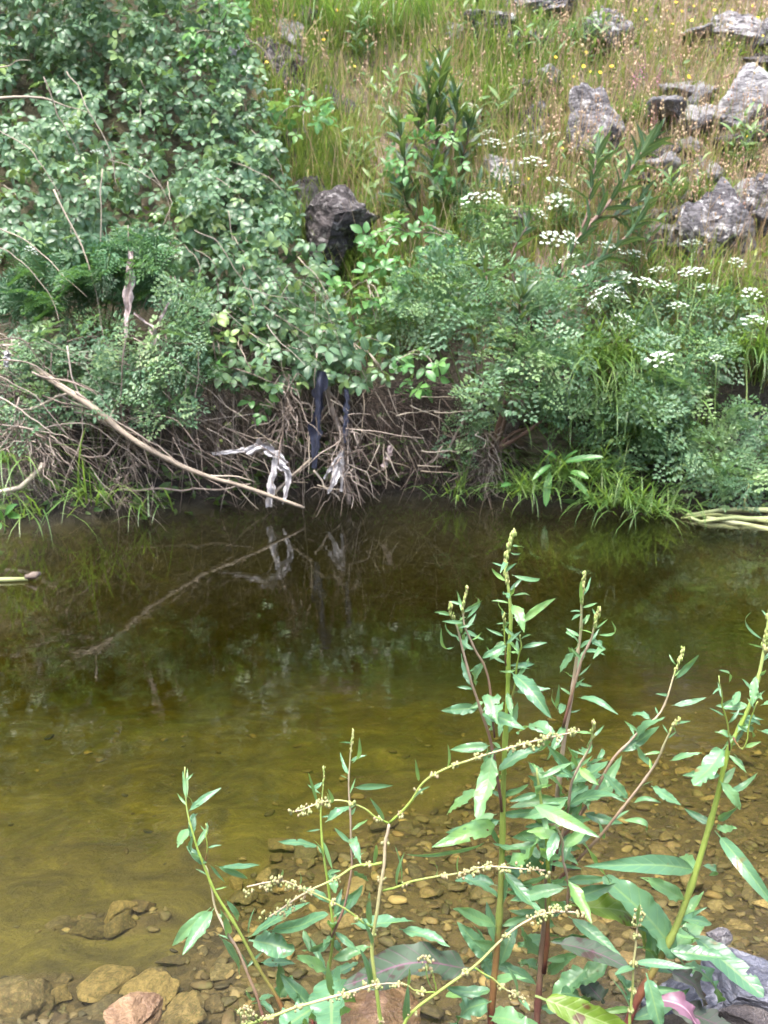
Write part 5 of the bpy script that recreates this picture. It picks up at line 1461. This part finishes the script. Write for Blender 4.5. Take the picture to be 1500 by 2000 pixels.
# --- reddish branching dock in the middle
YD = 1.24
t = thing('dock_plant', 'branching dock with reddish stems between the two thick green ones', 'dock', P(1055, 2030, 1.2))
sD, pD = dstem(t, [(1050, 2030), (1056, 1930), (1062, 1820), (1066, 1710), (1082, 1580), (1100, 1430), (1114, 1360), (1124, 1290), (1133, 1230), (1137, 1180), (1141, 1120)], (1.2, 1.25, 1.24), 8, 1.6, 'dock_red', nodes=9, seed=6)
bud_spike(t, pD, sD, 40, .0028, .10, 6)
sD2, pD2 = dstem(t, [(1100, 1420), (1118, 1340), (1142, 1275), (1158, 1235), (1170, 1188)], (1.24, 1.22), 3.4, 1.4, 'dock_red', nodes=5, seed=7)
bud_spike(t, pD2, sD2, 36, .0028, .22, 7)
sE, pE = dstem(t, [(1085, 1730), (1120, 1690), (1165, 1640), (1210, 1588), (1250, 1540), (1290, 1480), (1306, 1440), (1328, 1405)], (1.22, 1.17), 4.2, 1.4, 'dock_red', nodes=6, seed=8)
bud_spike(t, pE, sE, 22, .0024, .12, 8)
sE2, pE2 = dstem(t, [(1075, 1660), (1140, 1580), (1195, 1485), (1240, 1438), (1290, 1390), (1315, 1320), (1337, 1265)], (1.25, 1.30), 3.6, 1.3, 'dock_red', nodes=6, seed=9)
bud_spike(t, pE2, sE2, 26, .0026, .16, 9)
sM, pM = dstem(t, [(1062, 1900), (1072, 1760), (1068, 1660), (1055, 1570), (1048, 1500)], (1.2, 1.18), 5.5, 2, 'dock_stem', nodes=6, seed=10)
sN, pN = dstem(t, [(1080, 1700), (1105, 1600), (1120, 1520), (1150, 1460), (1160, 1410)], (1.2, 1.15), 3.6, 1.4, 'dock_red', nodes=5, seed=11)
bud_spike(t, pN, sN, 22, .0024, .15, 11)
sO, pO = dstem(t, [(1110, 1780), (1108, 1720), (1098, 1660), (1085, 1610)], (1.16, 1.14), 3.2, 2, 'dock_red', nodes=4, seed=12)
leaves(t, [
    ((1095, 1440), (1008, 1430), 36, dict(up=.9, prof='oblong')), ((1110, 1525), (1068, 1455), 28, dict(up=.4)), ((1128, 1535), (1108, 1458), 36, dict(up=1., prof='ovate')), ((1150, 1582), (1120, 1505), 36, dict(up=.9)), ((1140, 1570), (1196, 1532), 40, dict(up=1.1, prof='oblong')),
    ((1098, 1590), (1210, 1556), 42, dict(Y=(1.2, 1.12), up=.9, prof='lance', wave=.02)), ((1036, 1570), (1172, 1636), 33, dict(Y=(1.16, 1.10), up=.1, face=1.0, wave=.025)), ((1228, 1562), (1178, 1510), 26, dict(up=.1)), ((1055, 1560), (1030, 1515), 30, dict(up=.6)), ((1070, 1540), (1035, 1490), 26, dict(up=.2)),
    ((1050, 1470), (1070, 1440), 14), ((1165, 1490), (1178, 1462), 12), ((1120, 1590), (1110, 1545), 26, dict(up=.1)), ((1095, 1560), (1052, 1510), 30, dict(up=.9)), ((1060, 1620), (1020, 1595), 26, dict(prof='ovate', up=.9)), ((1090, 1600), (1100, 1560), 20, dict(prof='ovate', up=1.)), ((1140, 1540), (1180, 1480), 20),
    ((1276, 1500), (1236, 1452), 17, dict(up=.3)), ((1308, 1486), (1372, 1470), 15), ((1272, 1535), (1330, 1573), 22, dict(up=.15)), ((1235, 1570), (1292, 1568), 12, dict(droop=1.3, up=1.2)), ((1212, 1600), (1264, 1626), 15, dict(scurve=.9)), ((1236, 1448), (1300, 1400), 25, dict(up=.9, Y=(1.28, 1.25))), ((1272, 1405), (1232, 1397), 18, dict(up=1.)), ((1312, 1378), (1380, 1362), 14, dict(droop=-.6)), ((1318, 1328), (1366, 1278), 13, dict(up=.3)), ((1240, 1440), (1225, 1415), 6), ((1320, 1430), (1350, 1408), 9), ((1180, 1640), (1168, 1600), 10),
    ((1128, 1362), (1208, 1396), 16, dict(up=.4, droop=.8)), ((1124, 1272), (1094, 1315), 18, dict(droop=1.3, up=.8)), ((1100, 1312), (1126, 1330), 12, dict(up=1.)), ((1150, 1250), (1182, 1272), 18, dict(droop=1.6, up=1.)), ((1182, 1270), (1158, 1288), 14, dict(droop=1.4)), ((1164, 1240), (1194, 1212), 8, dict(droop=-1.2)), ((1140, 1165), (1155, 1126), 7), ((1134, 1180), (1134, 1135), 8), ((1130, 1250), (1113, 1240), 7), ((1138, 1200), (1116, 1212), 9, dict(up=1.2)), ((1118, 1345), (1142, 1325), 10), ((1085, 1385), (1092, 1335), 9), ((1130, 1300), (1150, 1262), 12), ((1142, 1220), (1152, 1200), 8), ((1120, 1270), (1112, 1235), 8), ((1090, 1390), (1078, 1345), 5), ((1095, 1395), (1100, 1375), 16, dict(prof='ovate')),
    ((1365, 1700), (1140, 1692), 44, dict(Y=(1.22, 1.12), up=-.1, face=1.0, fold=.3, wave=.09, nl=26)), ((1190, 1725), (1138, 1648), 56, dict(Y=(1.2, 1.14), up=1.5, face=.4, prof='oblong', wave=.05)), ((1100, 1720), (1190, 1716), 22, dict(up=.1)), ((1070, 1755), (1030, 1735), 22), ((1085, 1810), (1040, 1780), 26, dict(up=.1)), ((1065, 1830), (1010, 1850), 36, dict(up=.7)), ((1060, 1870), (1015, 1810), 36), ((1070, 1700), (1105, 1650), 26, dict(up=.2)), ((1075, 1790), (1110, 1760), 24, dict(prof='ovate')), ((1065, 1900), (1010, 1880), 32, dict(prof='ovate', up=.9)), ((1070, 1900), (1120, 1870), 30, dict(prof='ovate', up=.6)), ((1060, 1680), (1020, 1655), 30, dict(up=1.)), ((1075, 1640), (1130, 1690), 24, dict(up=.1))], YD, 2)
leaves(t, [((1335, 1885), (1176, 1712), 88, dict(mat='dock', Y=(1.19, 1.22), prof='oblong', up=1.1, face=.6, wave=.07, nl=30, nw=5)), ((1108, 1765), (1262, 1845), 70, dict(mat='dock_old', prof='oblong', Y=(1.22, 1.26), up=.7)), ((1078, 1840), (1230, 1892), 52, dict(mat='dock_purple', prof='oblong', Y=(1.15, 1.12), up=1.2, wave=.04)), ((1045, 1945), (1238, 2020), 66, dict(mat='dock_old', prof='oblong', Y=(1.12, 1.08), up=.5, wave=.09, nl=26)), ((1110, 1790), (1216, 1872), 32, dict(mat='dock', Y=(1.2, 1.15), up=.1)),
    ((1150, 1890), (1080, 1950), 50, dict(mat='dock', prof='oblong', up=1.)), ((1180, 1960), (1130, 1900), 50, dict(mat='dock_purple', prof='oblong', up=1.)), ((1120, 1930), (1190, 1870), 44, dict(mat='dock', prof='oblong', up=.8)), ((1150, 1985), (1095, 1940), 50, dict(mat='dock', up=1., prof='oblong'))], 1.18, 12)
little_leaves(t, pD, 12, 21, (.018, .04), .55, .95); little_leaves(t, pD2, 7, 22, (.018, .04)); little_leaves(t, pE, 7, 23, (.02, .035), .35); little_leaves(t, pE2, 7, 24, (.02, .035), .4); little_leaves(t, pM, 12, 25, (.03, .06), .3); little_leaves(t, pN, 10, 26, (.025, .05), .2)

little_leaves(t, pD, 13, 121, lo=.06, hi=.55, **big_); little_leaves(t, pM, 9, 122, lo=.1, hi=1., **big_); little_leaves(t, pN, 9, 123, lo=.1, hi=.7, size=(.04, .08), ratio=(.22, .36)); little_leaves(t, pO, 8, 124, lo=.1, hi=1., size=(.04, .08), ratio=(.22, .36)); little_leaves(t, pE2, 6, 125, lo=.0, hi=.4, size=(.04, .075), ratio=(.22, .34))
# --- right dock, thick leaning stem
YF = 1.22
t = thing('dock_plant', 'dock with the thick stem leaning out to the right edge', 'dock', P(1215, 2030, 1.17))
sF, pF = dstem(t, [(1210, 2040), (1245, 1950), (1290, 1872), (1322, 1810), (1352, 1730), (1380, 1640), (1402, 1560), (1422, 1470), (1440, 1430), (1466, 1370), (1487, 1300), (1500, 1225), (1508, 1160)], (1.17, 1.22, 1.25), 9.5, 2.6, 'dock_stem', nodes=8, sides=10, seed=13)
bud_spike(t, pF, sF, 60, .0034, .14, 13)
sF2, pF2 = dstem(t, [(1425, 1465), (1422, 1420), (1410, 1375), (1404, 1320)], (1.22, 1.2), 2.2, 1.2, 'dock_stem', n=12, seed=14)
sF3, pF3 = dstem(t, [(1432, 1440), (1455, 1460), (1470, 1400), (1480, 1370)], (1.22, 1.2), 2.2, 1.2, 'dock_stem', n=12, seed=15)
leaves(t, [
    ((1418, 1458), (1354, 1534), 44, dict(up=.9, prof='oblong', Y=(1.22, 1.16))), ((1396, 1622), (1512, 1768), 34, dict(Y=(1.22, 1.12), up=.5, prof='oblong', twist=-.8, wave=.03)), ((1425, 1545), (1481, 1508), 16, dict(droop=-1.6)), ((1398, 1612), (1336, 1578), 19, dict(droop=-.8)), ((1405, 1525), (1446, 1582), 28, dict(up=.3, wave=.06)), ((1402, 1602), (1446, 1572), 17, dict(up=.2)), ((1398, 1618), (1440, 1618), 20, dict(up=.8)),
    ((1476, 1320), (1470, 1378), 19, dict(up=1.1, prof='ovate')), ((1485, 1378), (1540, 1372), 16), ((1478, 1425), (1530, 1485), 24, dict(up=1.1)), ((1440, 1430), (1480, 1400), 26, dict(up=.2)), ((1430, 1440), (1395, 1430), 14), ((1495, 1252), (1468, 1196), 7, dict(droop=-1.6)), ((1424, 1335), (1404, 1308), 9), ((1430, 1380), (1445, 1350), 18), ((1500, 1300), (1530, 1290), 12), ((1450, 1420), (1470, 1440), 20, dict(prof='ovate')), ((1410, 1480), (1385, 1505), 18), ((1430, 1470), (1455, 1500), 12),
    ((1360, 1700), (1330, 1672), 30, dict(prof='ovate', up=.2)), ((1372, 1690), (1385, 1710), 18, dict(prof='ovate', droop=1.4)), ((1325, 1815), (1375, 1740), 24, dict(up=.6)), ((1325, 1810), (1382, 1772), 12, dict(droop=1.5)), ((1330, 1812), (1352, 1840), 20, dict(prof='ovate')), ((1345, 1820), (1492, 1948), 62, dict(prof='oblong', up=1.2, face=.5, Y=(1.24, 1.16), mat='dock', wave=.04, nl=24, nw=4)),
    ((1325, 1885), (1402, 1955), 60, dict(prof='oblong', up=1.2, face=.4, mat='dock', Y=(1.22, 1.26))), ((1300, 1890), (1378, 1968), 50, dict(prof='oblong', up=1.0, mat='dock_purple', Y=(1.2, 1.2))), ((1250, 1890), (1360, 1890), 22, dict(up=.3)), ((1262, 1945), (1370, 2010), 44, dict(mat='dock_pink', prof='oblong', wave=.12, scurve=.6, up=1., Y=(1.14, 1.12))), ((1262, 1900), (1290, 2010), 40, dict(mat='dock', prof='oblong', up=.2, Y=(1.13, 1.1))), ((1290, 1960), (1440, 2020), 60, dict(mat='dock_purple', prof='oblong', up=1.2, Y=(1.2, 1.18))), ((1290, 1870), (1262, 1830), 24), ((1285, 1880), (1300, 1850), 22, dict(prof='ovate')), ((1240, 1960), (1200, 1900), 36, dict(mat='dock', prof='oblong', up=.8)), ((1300, 1865), (1370, 1800), 50, dict(prof='oblong', up=1.1, Y=(1.24, 1.3)))], YF, 3)
little_leaves(t, pF, 12, 31, (.02, .05), .6, .95); little_leaves(t, pF2, 5, 32, (.02, .035)); little_leaves(t, pF3, 4, 33, (.02, .035))

little_leaves(t, pF, 10, 131, lo=.03, hi=.32, **big_); little_leaves(t, pF, 8, 132, lo=.5, hi=.8, size=(.03, .06), ratio=(.2, .34))
# --- slim docks on the left
YA = 1.24
t = thing('dock_plant', 'slim dock leaning left over the water with two thin stems', 'dock', P(565, 2030, 1.2))
sA, pA = dstem(t, [(572, 2030), (545, 1955), (502, 1890), (462, 1812), (422, 1742), (400, 1692), (383, 1648), (366, 1592), (362, 1545), (361, 1498)], (1.2, 1.26), 4.6, 1.3, 'dock_stem', nodes=8, seed=16)
sA2, pA2 = dstem(t, [(530, 2030), (508, 1965), (488, 1912), (466, 1852), (438, 1805), (416, 1765), (408, 1715), (400, 1690)], (1.2, 1.24), 3.6, 1.6, 'dock_red', nodes=7, seed=17)
sA3, pA3 = dstem(t, [(400, 1690), (404, 1640), (402, 1608)], (1.24, 1.24), 1.6, .9, 'dock_stem', n=8, seed=18)
leaves(t, [
    ((366, 1586), (433, 1538), 17, dict(up=.3)), ((372, 1640), (378, 1588), 18, dict(up=1.2, prof='oblong')), ((366, 1618), (346, 1656), 22, dict(up=1.3, prof='ovate', wave=.07)), ((398, 1678), (376, 1632), 15, dict(up=.9)), ((402, 1692), (364, 1652), 17, dict(droop=1.4, up=.3)), ((363, 1560), (357, 1505), 8), ((364, 1565), (366, 1500), 7), ((400, 1640), (405, 1606), 9),
    ((412, 1772), (336, 1848), 28, dict(up=.15)), ((418, 1774), (356, 1866), 32, dict(up=.9, Y=(1.24, 1.18))), ((428, 1828), (468, 1910), 26, dict(up=.9)), ((428, 1696), (508, 1690), 16, dict(up=1.)), ((420, 1690), (484, 1716), 15, dict(up=.1)), ((408, 1688), (440, 1725), 8), ((445, 1830), (430, 1775), 18, dict(up=.3)),
    ((484, 1832), (606, 1762), 34, dict(up=.8, Y=(1.22, 1.18))), ((520, 1822), (642, 1786), 36, dict(up=1.2, Y=(1.22, 1.16), prof='oblong', wave=.05)), ((486, 1836), (576, 1856), 54, dict(up=1.1, prof='oblong', Y=(1.22, 1.2))), ((485, 1830), (498, 1772), 8), ((510, 1880), (578, 1882), 22, dict(up=.2)), ((545, 1942), (545, 1882), 24, dict(up=1.2, prof='oblong', twist=1.)), ((545, 1950), (572, 1905), 36, dict(up=.8)), ((505, 1950), (535, 1946), 18), ((480, 1900), (470, 1860), 8), ((480, 1935), (500, 1955), 18), ((440, 1755), (465, 1800), 14), ((540, 1985), (490, 1960), 20)], YA, 4)
little_leaves(t, pA, 9, 41, (.02, .04), .45, .97); little_leaves(t, pA2, 4, 42, (.02, .035)); little_leaves(t, pA3, 3, 43, (.015, .025))
t = thing('dock_plant', 'slim dock with two thin upright stems left of the wiry stem', 'dock', P(620, 2030, 1.2))
sB, pB = dstem(t, [(600, 2040), (618, 1960), (638, 1890), (650, 1825), (645, 1755), (636, 1680), (628, 1600), (630, 1550), (632, 1496)], (1.2, 1.24), 5, 1.2, 'dock_stem', nodes=7, seed=19)
sB2, pB2 = dstem(t, [(648, 1830), (676, 1760), (686, 1690), (684, 1610), (681, 1530), (684, 1480), (690, 1425)], (1.21, 1.22), 3, 1.2, 'dock_red', nodes=7, seed=20)
bud_spike(t, pB, sB, 14, .002, .1, 19); bud_spike(t, pB2, sB2, 18, .002, .12, 20)
leaves(t, [
    ((635, 1606), (694, 1572), 20, dict(up=1.)), ((626, 1652), (542, 1643), 20, dict(up=1., droop=-.6)), ((624, 1585), (602, 1508), 7, dict(droop=-.9)), ((685, 1492), (702, 1440), 12, dict(up=.2)), ((682, 1515), (664, 1468), 9, dict(up=1.2, droop=-.9)), ((688, 1538), (768, 1534), 15, dict(up=.2)), ((686, 1622), (718, 1600), 8, dict(droop=-1.)), ((688, 1635), (706, 1690), 22, dict(up=.7)), ((645, 1700), (655, 1745), 22, dict(up=1., prof='ovate')), ((652, 1790), (668, 1735), 14, dict(up=.1)), ((655, 1800), (695, 1745), 16, dict(up=.1)), ((592, 1815), (606, 1860), 16, dict(up=.3)), ((652, 1818), (702, 1858), 16, dict(up=.3)), ((648, 1830), (632, 1852), 20, dict(prof='ovate', up=.8)), ((648, 1835), (664, 1858), 18, dict(prof='ovate')), ((640, 1895), (578, 1872), 18), ((640, 1910), (700, 1880), 26, dict(up=.2)),
    ((630, 1640), (650, 1700), 9), ((634, 1680), (612, 1640), 7), ((690, 1700), (720, 1720), 18, dict(up=.2)), ((686, 1805), (814, 1800), 36, dict(Y=(1.2, 1.16), up=.7)), ((780, 1815), (880, 1850), 32, dict(Y=(1.18, 1.14), up=.7)), ((612, 1962), (575, 1940), 30, dict(prof='ovate')), ((645, 1905), (648, 2020), 96, dict(prof='oblong', up=1.0, Y=(1.18, 1.08), mat='dock', nl=24, nw=4)), ((620, 1965), (545, 2015), 70, dict(prof='oblong', up=1., mat='dock', Y=(1.15, 1.1)))], 1.22, 5)
little_leaves(t, pB, 8, 51, (.02, .045), .4, .97); little_leaves(t, pB2, 7, 52, (.02, .04), .3, .97)

little_leaves(t, pB, 10, 151, lo=.05, hi=.5, size=(.04, .07), ratio=(.2, .32))
# --- wiry fruiting dock nearest to the camera
def whorl(m, p, seed, n=9, s=.0042, rad=.006):
    rs = np.random.RandomState(seed)
    v, f = ICO[1]
    for k in range(n):
        a = rs.rand() * 6.28
        q = np.array(p) + np.array([math.cos(a), math.sin(a), rs.uniform(-.7, .4)]) * rad * rs.uniform(.5, 1.2)
        m.add(v * np.array([.8, .8, 1.25]) * s * rs.uniform(.5, 1.0) + q, [f], np.tile([rs.rand() * .95, 0, 0], (len(v), 1)))
def wiry(t, pxs, Y, r0, r1, seed, nwh, dense=0, rows=(), dl=.35):
    o, path = dstem(t, pxs, Y, r0, r1, 'wiry', nodes=0, amp=.0015, seed=seed)
    rs = np.random.RandomState(seed)
    m = MB()
    for k in range(nwh):
        i = int((k + .7) / (nwh + .3) * (len(path) - 1)); whorl(m, path[i], seed * 40 + k, 10, .0026, .0042)
    for k in range(dense):
        u = 1 - dl * k / max(1, dense); i = int(u * (len(path) - 1)); whorl(m, path[i] + rs.randn(3) * .002, seed * 60 + k, 9, .0027, .0058)
    if m.v: part('seed_whorls', m, MAT['seed'], o, root=t, kind='stuff')
    for k, (b, e, w) in enumerate(rows):
        dleaf(t, b, e, w, (Y[0] * .5 + Y[-1] * .5, Y[0] * .5 + Y[-1] * .5 - .02), seed * 11 + k, 'dock', 'narrow', wave=0, nl=10, nw=2, name='bract_leaf')
YG = 1.02
t = thing('dock_plant', 'wiry pale dock with seed whorls crossing in front of the others', 'dock', P(752, 2040, .98))
wiry(t, [(756, 2040), (742, 1985), (732, 1920), (727, 1850), (738, 1770), (748, 1700), (752, 1650), (760, 1608)], (.98, 1.0, 1.02), 5, 3.4, 60, 5, rows=[((724, 1806), (722, 1742), 15), ((722, 1935), (702, 1852), 21), ((728, 1850), (706, 1790), 10)])
wiry(t, [(760, 1608), (800, 1565), (826, 1528), (870, 1502), (920, 1485), (970, 1470), (1040, 1450), (1128, 1428)], (1.02, 1.0), 3.2, 1.4, 61, 7, 7, [((750, 1602), (722, 1558), 10), ((818, 1525), (811, 1482), 8), ((873, 1500), (874, 1453), 9), ((806, 1566), (840, 1536), 13), ((948, 1478), (948, 1448), 6)], .2)
wiry(t, [(760, 1608), (735, 1595), (700, 1575), (660, 1565), (620, 1572), (576, 1585)], (1.02, 1.0), 2.4, 1.4, 62, 3, 6, [((640, 1570), (635, 1545), 8), ((650, 1568), (640, 1540), 9)], .35)
wiry(t, [(746, 1685), (700, 1690), (655, 1715), (610, 1735), (570, 1760), (526, 1790)], (1.01, .98), 3.0, 1.6, 63, 4, 4, [((730, 1688), (735, 1650), 10)], .3)
wiry(t, [(728, 1812), (695, 1790), (660, 1768), (615, 1745), (575, 1730), (540, 1722), (482, 1732)], (1.0, .96), 2.6, 1.5, 64, 4, 8, [((585, 1728), (583, 1702), 6), ((545, 1720), (552, 1698), 6)], .35)
wiry(t, [(748, 1740), (800, 1722), (850, 1712), (900, 1704), (960, 1692), (1065, 1700)], (1.02, 1.0), 2.6, 1.5, 65, 3, 10, [((850, 1712), (850, 1688), 7), ((896, 1704), (896, 1670), 5), ((775, 1730), (790, 1665), 9), ((782, 1728), (770, 1650), 7)], .4)
t = thing('dock_plant', 'wiry pale dock low in the bottom edge with forking stems', 'dock', P(780, 2060, .95))
wiry(t, [(770, 2060), (800, 1985), (860, 1935), (925, 1888), (975, 1840), (1020, 1805), (1065, 1785), (1130, 1782)], (.95, .98), 4, 1.8, 66, 4, 8, [((792, 1998), (797, 1922), 18)], .25)
wiry(t, [(925, 1888), (960, 1912), (990, 1935), (1022, 1950)], (.97, .96), 2.2, 1.6, 67, 1, 3, [((1010, 1945), (988, 1885), 14), ((1012, 1948), (1035, 1975), 14)], .25)
wiry(t, [(852, 1938), (845, 1905), (835, 1880), (830, 1868)], (.96, .95), 2.0, 1.2, 68, 1, 2, [((848, 1935), (832, 1880), 6)], .3)
wiry(t, [(852, 1938), (815, 1935), (790, 1922), (730, 1922)], (.96, .97), 1.6, 1.3, 69, 2, 2, [((797, 1925), (800, 1890), 8)], .3)
wiry(t, [(440, 2010), (500, 1996), (560, 1975), (640, 1950), (735, 1922)], (.94, .97), 4.2, 3.2, 70, 4, 5, [((470, 2000), (458, 1970), 10), ((650, 1945), (640, 1875), 18)], .2)
wiry(t, [(505, 1995), (490, 1980), (476, 1968)], (.94, .93), 2, 1.4, 71, 0, 6, [], .9)
wiry(t, [(1235, 2050), (1232, 1990), (1238, 1930), (1240, 1870), (1246, 1810), (1250, 1770)], (1.0, 1.02), 4, 1.6, 72, 6, 3, [((1245, 1812), (1250, 1765), 8), ((1240, 1880), (1345, 1892), 22), ((1232, 1975), (1195, 1912), 7), ((1240, 1890), (1200, 1905), 20)], .2)
